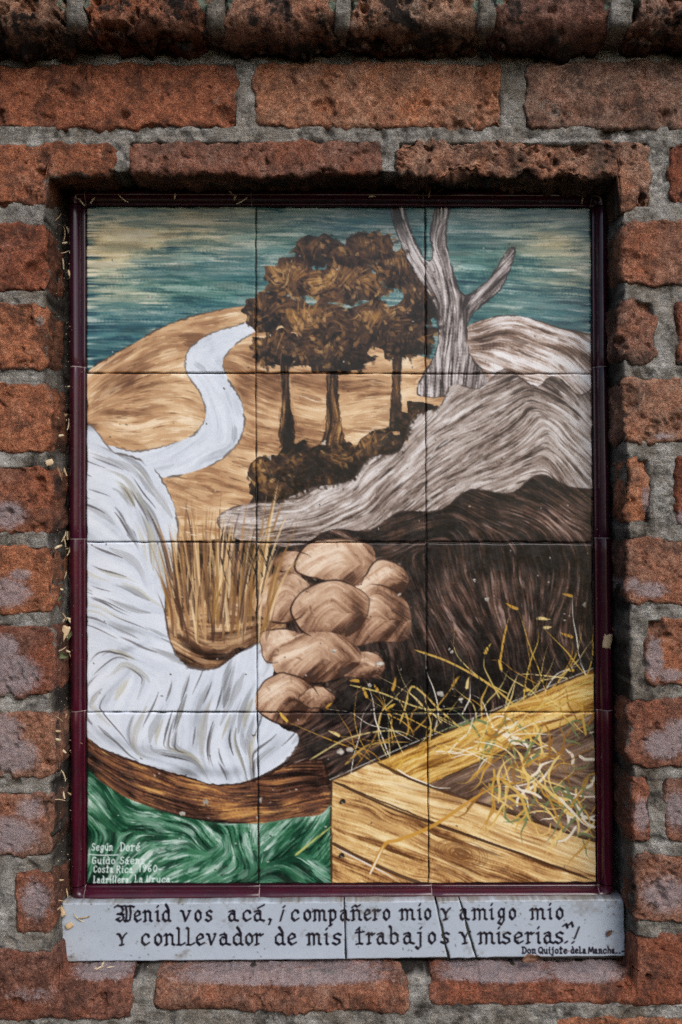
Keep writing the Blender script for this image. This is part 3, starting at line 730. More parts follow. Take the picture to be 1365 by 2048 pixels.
    # chips in the glaze and dark specks
    chips = [(760, 1328, 8), (882, 1388, 8), (922, 1400, 5), (668, 1302, 5), (700, 1690-190, 8), (904, 1304, 4), (975, 1198, 5), (1170, 1210, 4), (520, 1600, 5), (366, 1628, 7), (412, 1606, 6), (680, 1505, 8), (648, 888, 5), (800, 1190, 4), (740, 1370, 4), (860, 1000, 4), (950, 1160, 3), (540, 915, 4), (298, 592, 4), (360, 416, 5)]
    for cx_, cy_, rr in chips:
        for q in range(5):
            a = rng.uniform(0, 6.28); d = rng.uniform(0, rr*.5)
            x, y = cx_+math.cos(a)*d, cy_+math.sin(a)*d
            cv.stroke([(x-rr*.3, y), (x+rr*.3, y+rng.normal(0, 1.5))], rr*.8, rgb(*(np.array((196, 190, 180))*rng.uniform(.7, 1.1))), .9, taper=(0, 0))
        cv.stroke([(cx_-rr*.4, cy_+rr*.3), (cx_+rr*.2, cy_+rr*.5)], 1.6, rgb(70, 62, 56), .7)
    for _ in range(150):
        x, y = rng.uniform(180, 1185), rng.uniform(420, 1760)
        c = rgb(206, 202, 196) if cv.C[int(y-CY0), int(x-CX0)].mean() < .35 else rgb(48, 42, 40)
        cv.stroke([(x, y), (x+rng.normal(0, 1.5), y+rng.normal(0, 1.5))], rng.uniform(1.4, 2.8), c, .8, taper=(0, 0))
    return np.clip(cv.C, 0, 1)

# ---------------------------------------------------------------- pen lettering
def _arc(cx, cy, rx, ry, a0, a1, n=9):
    t = np.radians(np.linspace(a0, a1, n))
    return [(cx+rx*math.cos(a), cy+ry*math.sin(a)) for a in t]
# x 0..1 across the letter, y 0 at the baseline, 1 at x-height
G = {
 'a': [[(.1, .88), (.42, 1), (.62, .86), (.62, .12), (.98, .0)], [(.62, .62), (.28, .72), (.08, .45), (.12, .12), (.34, -.02), (.62, .2)]],
 'b': [[(.02, 1.62), (.2, 1.46), (.2, .1)], [(.2, .8), (.55, 1), (.88, .78), (.88, .2), (.5, -.03), (.2, .12)]],
 'c': [[(.95, .74), (.82, .95), (.52, 1), (.16, .72), (.14, .26), (.5, -.02), (.95, .2)]],
 'd': [[(.42, 1.6), (.62, 1.36), (.8, 1.0), (.8, .1), (1, .0)], [(.8, .8), (.42, .98), (.1, .7), (.1, .22), (.42, -.02), (.8, .2)]],
 'e': [[(.16, .42), (.86, .66), (.8, .9), (.5, 1), (.14, .7), (.14, .26), (.5, -.02), (.95, .18)]],
 'g': [[(.82, .9), (.45, 1), (.14, .72), (.2, .28), (.5, .16), (.8, .4)], [(.82, 1.), (.82, -.1), (.5, -.52), (.08, -.3), (.3, -.06)]],
 'h': [[(.06, 1.62), (.2, 1.5), (.2, 0)], [(.2, .72), (.55, 1), (.85, .8), (.85, 0)]],
 'i': [[(.2, .9), (.55, .98), (.55, .1), (.85, .0)], [(.5, 1.36), (.62, 1.46)]],
 'j': [[(.3, .98), (.65, .98), (.65, -.25), (.35, -.5), (.02, -.3)], [(.62, 1.36), (.74, 1.46)]],
 'l': [[(.3, 1.6), (.45, 1.5), (.45, .12), (.8, .0)]],
 'L': [[(.1, 1.56), (.3, 1.44), (.3, .04)], [(.12, .02), (.6, .0), (.98, .16)]],
 'm': [[(.0, .86), (.12, 1), (.16, .9), (.16, 0)], [(.16, .78), (.34, 1), (.5, .86), (.5, 0)], [(.5, .78), (.68, 1), (.84, .86), (.84, .1), (.98, 0)], [(.08, 0), (.2, .06)]],
 'n': [[(.0, .86), (.14, 1), (.22, .9), (.22, 0)], [(.22, .78), (.52, 1), (.8, .84), (.8, .1), (1, .0)], [(.08, 0), (.3, .06)]],
 'o': [[(.5, 1), (.16, .74), (.16, .26), (.5, -.02), (.86, .26), (.86, .74), (.5, 1)]],
 'p': [[(.02, .9), (.22, 1), (.22, -.5)], [(.22, .8), (.55, 1), (.88, .78), (.88, .24), (.52, .0), (.22, .16)], [(.08, -.5), (.4, -.4)]],
 'q': [[(.8, 1), (.8, -.5)]],
 'r': [[(.0, .88), (.2, 1), (.3, .9), (.3, 0)], [(.3, .74), (.62, .98), (.78, .82), (1, .94)], [(.12, 0), (.5, .06)]],
 's': [[(.92, .86), (.6, 1), (.2, .82), (.26, .58), (.76, .42), (.84, .16), (.45, -.03), (.06, .14)]],
 't': [[(.2, 1.3), (.45, 1.5), (.45, .1), (.8, .0)], [(.05, 1.05), (.95, 1.12)], [(.15, 0), (.5, .04)]],
 'u': [[(.1, .98), (.2, .3), (.5, 0), (.8, .3)], [(.85, 1), (.82, .1), (1, 0)]],
 'v': [[(.0, 1), (.2, .92), (.46, .02)], [(.46, .02), (.7, .5), (.92, .98), (.78, 1)]],
 'z': [[(.1, .95), (.85, .95), (.15, .03), (.95, .05)]],
 'Y': [[(.0, 1.02), (.2, .98), (.5, .52), (.5, .0)], [(.98, 1.06), (.78, .92), (.5, .52)], [(.3, 0), (.66, .05)]],
 'V': [[(.0, 1.36), (.12, 1.5), (.32, 1.42), (.5, 1.5)], [(.34, 1.42), (.44, 1.1), (.36, .8), (.14, .72), (.42, .62), (.46, .28), (.28, .0), (.08, .2), (.24, .34)], [(.16, .72), (.46, .66)],
       [(.56, 1.46), (.62, .9), (.58, .0)], [(.6, 1.4), (.78, 1.5), (1., 1.38)], [(.8, 1.44), (.84, .8), (.78, .14), (.56, .0)], [(.5, .1), (.7, .02)]],
 'D': [[(.2, 1.5), (.2, .0)], [(.0, 1.5), (.5, 1.48), (.92, 1.1), (.95, .5), (.6, .05), (.05, .0)]],
 'Q': [[(.5, 1.5), (.1, 1.15), (.1, .35), (.5, .0), (.9, .35), (.9, 1.15), (.5, 1.5)], [(.55, .35), (1.02, -.08)]],
 'M': [[(.0, .0), (.14, 1.45), (.5, .35), (.84, 1.45), (1, .0)]],
 'S': [[(.92, 1.3), (.55, 1.5), (.12, 1.2), (.3, .85), (.82, .62), (.86, .2), (.45, -.02), (.06, .2)]],
 'G': [[(.9, 1.25), (.55, 1.5), (.12, 1.1), (.1, .4), (.5, .0), (.9, .25), (.9, .66), (.55, .66)]],
 'C': [[(.9, 1.25), (.55, 1.5), (.12, 1.1), (.1, .4), (.5, .0), (.95, .25)]],
 'R': [[(.15, 1.5), (.15, 0)], [(.0, 1.45), (.6, 1.5), (.88, 1.15), (.6, .78), (.18, .74)], [(.5, .74), (.95, .0)]],
 'U': [[(.1, 1.5), (.12, .4), (.45, .0), (.82, .35), (.86, 1.5)]],
 '1': [[(.3, 1.15), (.6, 1.45), (.6, .0)]],
 '9': [[(.85, 1.15), (.5, 1.45), (.15, 1.1), (.45, .75), (.85, 1.05), (.8, .4), (.4, .0)]],
 '6': [[(.8, 1.4), (.3, 1.0), (.15, .4), (.5, .0), (.85, .35), (.5, .7), (.18, .45)]],
 '0': [[(.5, 1.4), (.15, .95), (.18, .3), (.5, .0), (.85, .4), (.85, 1.0), (.5, 1.4)]],
 ',': [[(.3, .16), (.7, .08), (.3, -.34)]], '.': [[(.35, .04), (.7, .12)]], '-': [[(.1, .45), (.9, .5)]],
 '¡': [[(.75, .98), (.35, .0)], [(.78, 1.3), (.9, 1.38)]], '!': [[(.98, 1.42), (.42, .42)], [(.1, .0), (.26, .1)]],
 '"': [[(.0, 1.55), (.28, 1.75), (.42, 1.4)], [(.52, 1.65), (.8, 1.9), (.94, 1.5)]],
}
for k_, b_, acc in (('á', 'a', [(.4, 1.22), (.95, 1.5)]), ('é', 'e', [(.45, 1.25), (.9, 1.5)]), ('ú', 'u', [(.45, 1.25), (.85, 1.5)]), ('ñ', 'n', [(.12, 1.24), (.35, 1.42), (.6, 1.28), (.85, 1.44)])):
    G[k_] = G[b_]+[acc]
WIDE = {'m': 1.6, 'M': 1.5, 'i': .5, 'l': .5, '.': .4, ',': .4, '1': .6, 'j': .7, '-': .8, 't': .85, 'D': 1.2, 'Q': 1.25}

def glyph(cv, ch, x0, x1, base, xh, pen, col, nib=None, slant=0., alpha=.96):
    for st in G[ch]:
        cv.stroke([(x0+px*(x1-x0)+slant*py*xh, base-py*xh) for px, py in st], pen, col, alpha, taper=(0, 0), smooth=len(st) > 2 and nib is None, n=5, nib=nib)

def write(cv, word, x0, x1, base, xh, pen, col, slant=0., nib=None):
    ws = [WIDE.get(c, 1.) for c in word]
    gap = .34
    u = (x1-x0)/(sum(ws)+gap*(len(ws)-1))
    x = x0
    for c, w in zip(word, ws):
        glyph(cv, c, x, x+w*u, base, xh, pen, col, nib, slant)
        x += (w+gap)*u

SIGNATURE = (('Según', 183, 225, 1701, 9), ('Doré', 240, 279, 1702, 10.5), ('Guido', 184, 230, 1728, 9), ('Sáenz', 240, 289, 1728, 9), ('-', 298, 304, 1727, 9),
             ('Costa', 187, 226, 1745, 8.5), ('Rica', 233, 266, 1746, 9), ('1960-', 277, 323, 1744, 9.5), ('Ladrillera,', 186, 262, 1766, 8.5), ('La', 268, 286, 1766, 9.5), ('Uruca.', 293, 346, 1766, 9))
LINE1 = [('V', 230, 268), ('e', 268, 282), ('n', 287, 304), ('i', 310, 320), ('d', 325, 341), ('v', 362, 382), ('o', 389, 404), ('s', 411, 425), ('a', 457, 477), ('c', 485, 502), ('á', 508, 529),
         (',', 536, 545), ('¡', 556, 571), ('c', 582, 598), ('o', 607, 623), ('m', 626, 653), ('p', 658, 673), ('a', 681, 699), ('ñ', 703, 723), ('e', 728, 742), ('r', 746, 761), ('o', 766, 781),
         ('m', 800, 830), ('i', 835, 844), ('o', 849, 863), ('Y', 883, 901), ('a', 920, 939), ('m', 945, 975), ('i', 979, 988), ('g', 996, 1011), ('o', 1018, 1033), ('m', 1061, 1091), ('i', 1096, 1105), ('o', 1112, 1128)]
LINE2 = [('Y', 235, 253), ('c', 282, 299), ('o', 308, 325), ('n', 329, 349), ('L', 353, 370), ('L', 372, 389), ('e', 392, 409), ('v', 414, 433), ('a', 439, 461), ('d', 466, 486), ('o', 490, 507), ('r', 509, 526),
         ('d', 550, 570), ('e', 575, 593), ('m', 614, 643), ('i', 648, 658), ('s', 665, 683), ('t', 711, 729), ('r', 734, 749), ('a', 754, 774), ('b', 779, 798), ('a', 807, 829), ('j', 832, 847), ('o', 856, 873), ('s', 882, 900),
         ('Y', 920, 941), ('m', 957, 990), ('i', 993, 1003), ('s', 1004, 1023), ('e', 1028, 1047), ('r', 1052, 1068), ('i', 1072, 1082), ('a', 1088, 1109), ('s', 1110, 1128), ('.', 1128, 1138), ('"', 1127, 1148), ('!', 1144, 1159)]

PX0, PY0, PW, PH = 112, 1794, 1152, 140
def paint_plaque():
    cv = Canvas(PX0, PY0, PW, PH, (.665, .705, .755))
    m = rnd2(PH, PW, 60, 30, seed=31)*.007+rnd2(PH, PW, 9, seed=32)*.003
    cv.C += m[..., None]
    ink = rgb(24, 20, 30)
    nib = math.radians(-40)
    for ch, a, b in LINE1:
        dy = -(a-230)*.0058
        glyph(cv, ch, a, b, 1843.5+dy, 21, 6., ink, nib)
    for ch, a, b in LINE2:
        dy = -(a-230)*.0045
        glyph(cv, ch, a, b, 1891+dy, 22, 6., ink, nib)
    for word, x0, x1 in (('Don', 1045, 1072), ('Quijote', 1078, 1135), ('de', 1143, 1157), ('La', 1159, 1173), ('Mancha.', 1178, 1236), ('.-', 1239, 1251)):
        write(cv, word, x0, x1, 1907.5, 8.2, 2.9, ink)
    # grime along the upper edge and a few smears
    X, Y = np.meshgrid(np.arange(PW)+PX0, np.arange(PH)+PY0)
    n = rnd2(PH, PW, 5, 3, seed=33)*.7+rnd2(PH, PW, 30, 9, seed=34)*.6
    g = np.clip((1809-X*.004-Y)/7.+n*.35, 0, 1)*.55+np.clip((Y-1926+X*.006)/6+n*.3, 0, 1)*.4
    g += np.clip(ell(X, Y, 365, 1908, 20, 7, -35)*1.2+n*.3-.35, 0, 1)*.5+np.clip(ell(X, Y, 140, 1920, 30, 8, 0)+n*.3-.3, 0, 1)*.5+np.clip(ell(X, Y, 700, 1838, 10, 7)+n*.3-.4, 0, 1)*.4
    g += np.clip(ell(X, Y, 1245, 1830, 14, 40)+n*.3-.4, 0, 1)*.4
    g += np.clip(rnd2(PH, PW, 70, 26, seed=41)*.6+rnd2(PH, PW, 6, seed=42)*.35-.55, 0, 1)*.35+np.clip((130-X)/14+n*.4, 0, 1)*.5
    g = np.clip(g, 0, .8)[..., None]
    cv.C = cv.C*(1-g)+rgb(92, 84, 74)*g
    for _ in range(60):
        x, y = rng.uniform(125, 1245), rng.uniform(1808, 1920)
        cv.stroke([(x, y), (x+rng.normal(0, 1.6), y+rng.normal(0, 1.6))], rng.uniform(1.2, 2.4), rgb(60, 54, 52), .6, taper=(0, 0))
    return np.clip(cv.C, 0, 1)
# ---------------------------------------------------------------- recess outline (on the brick face)
LE_Y = [330, 580, 735, 900, 1065, 1225, 1390, 1552, 1712, 1860, 1990]; LE_X = [92, 95, 94, 100, 103, 104, 108, 110, 106, 108, 116]
RE_Y = [330, 560, 720, 880, 1045, 1200, 1365, 1530, 1690, 1850, 1990]; RE_X = [1240, 1243, 1243, 1248, 1252, 1255, 1257, 1260, 1262, 1268, 1272]
_lx, _lz = P(LE_X, LE_Y); _rx, _rz = P(RE_X, RE_Y)
Z_TOP = float(P(682, 348)[1]); Z_BOT = float(P(682, 1957)[1])
def opening_dist(x, z):
    """signed distance (m) into the recess opening on the brick face, >0 inside"""
    xl = np.interp(-z, -_lz, _lx); xr = np.interp(-z, -_rz, _rx)
    return np.minimum(np.minimum(x-xl, xr-x), np.minimum(Z_TOP-z, z-Z_BOT))

# ---------------------------------------------------------------- brick wall
wall = empty('brick_wall', 'weathered red brick wall with grey mortar around the framed tile picture', 'wall', (0, 0, -.5))
def under(o, root):
    o.parent = root; o.matrix_parent_inverse = Matrix.Translation(root.location).inverted()
    return o
FLUSH = ()
brick_no = [0]; RECTS = []
def brick(px0, px1, py0, py1, y=0.0, tint=.4, dark=.0, depth=.10, bloom_light=None, smear=None, lichen=None, grime=None, chips=(), radius=.0036, sp=.0015, rough=1., parent=wall, cut=True, profile=None, clean=False):
    """one hand-made brick; its face covers the given photo pixels on the plane y"""
    brick_no[0] += 1; sd_ = brick_no[0]*31
    x0, z1 = (float(v) for v in P(px0, py0, y)); x1, z0 = (float(v) for v in P(px1, py1, y))
    gr_ = .0013                                # worn arrises eat into the outline: start a little larger
    if px0 not in FLUSH and px0 < 1200: x0 -= gr_
    if px1 not in FLUSH and px1 > 120: x1 += gr_
    if py0 != 1957: z1 += gr_
    if py1 != 348: z0 -= gr_
    if 1235 < px0 < 1275: x0 += 0
    w, h = x1-x0, z1-z0
    RECTS.append((x0, x1, z0, z1, y))
    seen = px1 > -20 and px0 < 1385 and py1 > -20 and py0 < 2068
    if not seen: sp = .005
    nu, nv = max(int(w/sp), 6)+1, max(int(h/sp), 6)+1
    # denser towards the edges
    u = np.linspace(0, 1, nu); v = np.linspace(0, 1, nv)
    U, Vv = np.meshgrid(u, v, indexing='ij')
    X = x0+U*w; Z = z0+Vv*h
    pf = np.stack([X.ravel(), np.zeros(X.size), Z.ravel()], -1)
    idx = np.arange(nu*nv).reshape(nu, nv)
    loop = np.concatenate([idx[:, 0], idx[-1, 1:], idx[-2::-1, -1], idx[0, -2:0:-1]])
    K = 9 if seen else 3
    ks = (np.arange(1, K+1)/K)**1.4*depth
    rings = [pf[loop]+np.array([0, k, 0]) for k in ks]
    V = np.vstack([pf]+rings)
    n0 = nu*nv; L = len(loop)
    F = [grid_faces(nu, nv)[:, ::-1]]
    prev = loop
    for k in range(K):
        cur = n0+k*L+np.arange(L)
        F.append(np.stack([prev, np.roll(prev, -1), np.roll(cur, -1), cur], -1))
        prev = cur
    F = np.vstack(F)
    X, Yd, Z = V[:, 0].copy(), V[:, 1].copy(), V[:, 2].copy()
    z0o, z1o = z0, z1
    if cut:                                   # bricks cut round the recess: the outline steps to its edge
        xl_b, xr_b = np.interp(-Z_BOT, -_lz, _lx), np.interp(-Z_BOT, -_rz, _rx)
        xl_t, xr_t = np.interp(-Z_TOP, -_lz, _lx), np.interp(-Z_TOP, -_rz, _rx)
        sst = lambda a: (lambda q: q*q*(3-2*q))(np.clip(a/.003+.5, 0, 1))
        t_ = (Z-z0)/h
        lo, hi = np.full(len(X), z0), np.full(len(X), z1)
        if z0 < Z_BOT < z1:
            hi = z1+(Z_BOT-z1)*sst(np.minimum(X-xl_b, xr_b-X))
        if z0 < Z_TOP < z1:
            lo = z0+(Z_TOP-z0)*sst(np.minimum(X-xl_t, xr_t-X))
        Z = lo+(hi-lo)*t_
        ez = np.minimum(Z-lo, hi-Z)
        ex = np.minimum(X-x0, x1-X)
        od0 = -opening_dist(X, Z)
        z0, z1 = lo, hi
    else:
        ex = np.minimum(X-x0, x1-X); ez = np.minimum(Z-z0, z1-Z); od0 = np.full(len(X), 1.)
    seedp = np.stack([X+sd_*.37, Yd, Z+sd_*.11], -1)
    # in-plane corner rounding
    rc = min(.010, h*.3)
    cxn = np.clip(X, x0+rc, x1-rc); czn = np.clip(Z, z0+rc, z1-rc)
    ddx, ddz = X-cxn, Z-czn
    m_ = np.maximum(np.abs(ddx), np.abs(ddz)); nn = np.hypot(ddx, ddz)+1e-9
    k_ = np.where((np.abs(ddx) > 1e-9) & (np.abs(ddz) > 1e-9), m_/nn, 1.)
    k_ = 1-(1-k_)*.75
    X = cxn+ddx*k_; Z = czn+ddz*k_
    e = np.minimum(np.minimum(ex, ez), np.maximum(od0, 0))
    # edge wobble: outline moves in and out
    wob = fbm(seedp, .016, 4, sd_, .75)*.0021*rough+fbm(seedp, .07, 1, sd_+3)*.0016*rough
    near = np.exp(-np.maximum(e, 0)/.008)
    inx = np.where(ex < ez, np.sign(X-(x0+x1)/2), 0); inz = np.where(ex < ez, 0, np.sign(Z-(z0+z1)/2))
    X = X+inx*wob*near; Z = Z+inz*wob*near
    # rounded arris
    r_ = radius*(1+.5*fbm(seedp, .03, 2, sd_+5))
    ee = np.clip(e/np.maximum(r_, 1e-4), 0, 1)
    back = r_*(1-np.sqrt(np.maximum(1-(1-ee)**2, 0)))*.9
    front = Yd <= 1e-9
    Y = y+Yd+np.where(front, back, r_*.9*np.clip(1-Yd/.02, 0, 1))
    # relief of the face
    rel = fbm(seedp, .05, 2, sd_+11)*.0012+fbm(seedp, .014, 4, sd_+17, .6)*.0007+fbm(seedp, .0045, 2, sd_+19)*.0004
    pit = np.clip(fbm(seedp, .018, 4, sd_+23, .65)-.72, 0, 1)*.008
    pit2 = np.clip(fbm(seedp, .006, 3, sd_+29, .6)-.75, 0, 1)*.004
    Y = Y+(-rel+pit+pit2)*rough*np.where(front, 1, .0)
    side = fbm(seedp, .012, 2, sd_+37)*.0010*rough
    X = X+np.where(front, 0, inx*side); Z = Z+np.where(front, 0, inz*side)
    for (cpx, cpy, rr, dd) in chips:          # knocked-off corners and hollows
        cx, cz = P(cpx, cpy, y)
        d = np.hypot(X-cx, Z-cz)+fbm(seedp, .012, 3, sd_+41)*.004
        Y = Y+np.where(front, dd*np.clip(1-d/rr, 0, 1)**.6, 0)
    if profile is not None: Y = profile(X, Y, Z, front, seedp)
    for k in range(K):
        q_ = slice(n0+k*L, n0+(k+1)*L)
        Y[q_] = np.maximum(Y[q_], Y[loop]+.0006*(k+1))
    me = mesh_from('brick', np.stack([X, Y, Z], -1), F)
    def blob(spec):
        a = np.zeros(len(X), np.float32)
        for (bx, by, rx, ry, s_) in spec or ():
            cx, cz = P(bx, by, y)
            sx, sz = rx/FPX*(D_FRONT+y), ry/FPX*(D_FRONT+y)
            a = np.maximum(a, s_*np.clip(1.25-np.hypot((X-cx)/sx, (Z-cz)/sz), 0, 1))
        return a
    attr(me, 'bloom_light', blob(bloom_light)); attr(me, 'smear', np.maximum(blob(smear), np.where(front, .62*np.exp(-np.maximum(e, 0)/.007)*np.clip(.5+1.1*fbm(seedp, .06, 2, sd_+61), 0, 1), .3))); attr(me, 'lichen', blob(lichen)); gv = blob(grime)
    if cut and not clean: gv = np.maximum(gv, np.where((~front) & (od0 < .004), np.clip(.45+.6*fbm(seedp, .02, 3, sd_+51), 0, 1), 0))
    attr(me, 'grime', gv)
    o = obj('brick', me, M_BRICK); under(o, parent)
    rb = random.Random(sd_)
    o['tint'] = float(tint)-.12+rb.uniform(-.32, .32); o['dark'] = float(dark)+rb.uniform(-.1, .2); o['fire'] = rb.uniform(.72, 1.25)
    return o

# course under the cornice
brick(-62, 474, 126, 253, tint=.25, dark=.25, chips=((452, 232, .012, .008), (90, 190, .03, .003), (80, 230, .02, .004)), smear=((430, 205, 30, 40, .5),))
brick(513, 1004, 126, 251, tint=.2, dark=.05, chips=((1004, 200, .008, .004),), smear=((700, 130, 200, 20, .45),))
brick(1053, 1590, 122, 251, tint=.75, dark=.25, chips=((1150, 232, .014, .006),), smear=((1100, 215, 60, 50, .55), (1330, 200, 60, 50, .5)))
brick(-620, -100, 126, 253, tint=.4); brick(1636, 2150, 124, 250, tint=.4)
# lintel course, cut by the recess
brick(-300, 224, 290, 406, tint=.3, dark=.2, chips=((60, 320, .018, .004),))
brick(257, 762, 282, 348, tint=.35, dark=.08, rough=1.1)
brick(797, 1301, 283, 412, tint=.5, dark=.25, rough=1.9, chips=((960, 335, .03, .005), (1100, 335, .04, .006), (870, 300, .015, .003)), smear=((1220, 330, 50, 40, .4),))
brick(1338, 1870, 290, 402, tint=.3, dark=.6); brick(-850, -345, 290, 404, tint=.4)
# left of the recess
BL = .95
brick(-430, 93, 447, 581, tint=.1, dark=.1, chips=((82, 545, .014, .012), (60, 470, .02, .002)), smear=((88, 540, 30, 30, .5),))
brick(-170, 93, 610, 736, tint=.3, dark=.1, smear=((80, 640, 16, 18, .8),), chips=((90, 612, .008, .004),))
brick(-430, 99, 769, 903, tint=.2, dark=.12)
brick(-170, 102, 934, 1064, tint=.35, dark=.05, bloom_light=((10, 1030, 60, 40, BL),))
brick(-430, 103, 1096, 1227, tint=.2, dark=.05, bloom_light=((10, 1185, 75, 45, BL), (40, 1150, 40, 20, .8)))
brick(-170, 107, 1252, 1390, tint=.3, dark=0, bloom_light=((20, 1350, 90, 60, 1.), (0, 1300, 60, 50, .9)))
brick(-430, 109, 1428, 1553, tint=.3, dark=0, bloom_light=((20, 1510, 80, 50, 1.), (0, 1460, 70, 50, .9)))
brick(-170, 106, 1589, 1713, tint=.35, dark=0, bloom_light=((10, 1670, 100, 55, .95), (60, 1620, 50, 40, .75)))
brick(30, 105, 1747, 1867, tint=.6, dark=.05, bloom_light=((70, 1800, 50, 70, .8),))
brick(-460, -14, 1747, 1867, tint=.4)
for a, b, c, d in ((-720, -205, 610, 736), (-960, -465, 447, 581), (-960, -465, 769, 903), (-720, -205, 934, 1064), (-960, -465, 1096, 1227), (-720, -205, 1252, 1390), (-960, -465, 1428, 1553), (-720, -205, 1589, 1713)):
    brick(a, b, c, d, tint=.4)
# right of the recess
brick(1244, 1770, 442, 566, tint=.3, dark=.18, chips=((1262, 520, .012, .006),), smear=((1250, 480, 14, 60, .5),))
brick(1241, 1309, 600, 719, tint=.55, dark=.12, rough=1.3, chips=((1306, 605, .014, .01), (1270, 660, .012, .003)))
brick(1352, 1860, 605, 731, tint=.35, dark=.2)
brick(1245, 1770, 757, 883, tint=.4, dark=.15, chips=((1252, 800, .012, .005),), bloom_light=((1330, 872, 40, 14, .7),))
brick(1251, 1301, 917, 1046, tint=.3, dark=.05, chips=((1299, 925, .01, .008), (1297, 1040, .01, .008)), bloom_light=((1295, 1000, 18, 50, .75),))
brick(1354, 1860, 912, 1050, tint=.35, dark=.1, bloom_light=((1365, 1040, 20, 30, .8),))
brick(1254, 1770, 1080, 1206, tint=.45, dark=.0, bloom_light=((1300, 1180, 60, 26, .85), (1265, 1170, 30, 30, .7)))
brick(1294, 1800, 1238, 1367, tint=.2, dark=.05, chips=((1296, 1245, .016, .012),), bloom_light=((1310, 1320, 26, 60, 1.), (1340, 1350, 40, 20, .9)))
brick(1257, 1770, 1400, 1532, tint=.2, dark=.0, bloom_light=((1330, 1490, 60, 40, 1.), (1360, 1470, 50, 50, .9)))
brick(1261, 1301, 1556, 1690, tint=.35, dark=.0, chips=((1300, 1560, .01, .008),), bloom_light=((1285, 1630, 30, 60, .8),))
brick(1332, 1840, 1560, 1682, tint=.6, dark=.05, bloom_light=((1355, 1620, 40, 60, .8),))
brick(1269, 1770, 1712, 1849, tint=.6, dark=.0, bloom_light=((1330, 1790, 80, 60, .8),))
for a, b, c, d in ((1805, 2310, 442, 566), (1895, 2400, 605, 731), (1805, 2310, 757, 883), (1895, 2400, 912, 1050), (1805, 2310, 1080, 1206), (1835, 2340, 1238, 1367), (1805, 2310, 1400, 1532), (1875, 2380, 1560, 1682), (1805, 2310, 1712, 1849)):
    brick(a, b, c, d, tint=.4)
# sill course: worn rounded tops form the ledge under the lettered plaque
def sill_profile(X, Y, Z, front, sp_):
    # upper arris of the ledge worn round (only along the recess)
    k = np.clip((Z-(Z_BOT-.024))/.024, 0, 1)*((X > float(P(105, 1950)[0])) & (X < float(P(1275, 1950)[0])))
    return Y+np.where(front, .011*k**2.2, 0)
sl = dict(clean=True, radius=.006, profile=sill_profile)
brick(-260, 262, 1904, 2044, tint=.5, dark=.05, bloom_light=((60, 1990, 120, 40, .55), (200, 1955, 90, 20, 1.)), **sl)  # strong pale blobs on the sill bricks paint the sky-lit ledge tops into their colour
brick(306, 816, 1957, 2026, tint=.45, dark=.05, bloom_light=((560, 1962, 300, 20, 1.), (450, 2000, 120, 20, .45)), **sl)
brick(862, 1400, 1876, 2012, tint=.5, dark=.05, bloom_light=((1000, 1960, 160, 18, 1.), (1180, 1955, 110, 26, 1.)), chips=((1290, 1960, .02, .003),), **sl)
brick(1440, 1950, 1880, 2015, tint=.4); brick(-800, -305, 1904, 2040, tint=.4)
# course below the sill
for a, b in ((-560, -60), (-20, 500), (545, 1070), (1115, 1640), (1680, 2180)):
    brick(a, b, 2074 if a < 1000 else 2042, 2200, tint=.4)

for r_, (t_, b_) in enumerate(((2236, 2362), (2398, 2524), (2560, 2686))):
    for k_ in range(-1, 4):
        brick(-560+k_*545-(270 if r_ % 2 == 0 else 0), -60+k_*545+10-(270 if r_ % 2 == 0 else 0), t_, b_, tint=.4)
# projecting cornice of headers with worn noses
cornice = bpy.data.objects.new('cornice', None); COL.objects.link(cornice); cornice.location = (0, 0, .45); cornice.empty_display_size = .05
cornice.parent = wall; cornice.matrix_parent_inverse = Matrix.Translation(wall.location).inverted()
YC = -.046
def nose(X, Y, Z, front, sp_):
    zb = float(P(682, 60, YC)[1])
    k = np.clip((zb+.020-Z)/.026, 0, 1)
    return Y+np.where(front, .030*k**2, 0)+np.where(front, fbm(sp_, .03, 2, 77)*.002, 0)
cu = [(-1010, -740), (-715, -440), (-425, -150), (-130, 128), (164, 412), (443, 672), (700, 962), (992, 1228), (1262, 1530), (1560, 1830), (1860, 2120)]
wall.location = wall.location
def brick_c(a, b, i):
    o = brick(a, b, -122, 61, y=YC, tint=.6, dark=.95, depth=.2, radius=.012, rough=2.0, cut=False, profile=nose, parent=wall,
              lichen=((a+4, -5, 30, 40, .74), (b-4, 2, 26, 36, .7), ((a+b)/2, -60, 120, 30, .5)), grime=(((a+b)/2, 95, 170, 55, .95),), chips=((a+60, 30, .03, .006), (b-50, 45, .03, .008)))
    o.parent = cornice; o.matrix_parent_inverse = (Matrix.Translation(wall.location) @ cornice.matrix_parent_inverse @ Matrix.Translation(cornice.location)).inverted()
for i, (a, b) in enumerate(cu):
    brick_c(a, b, i)

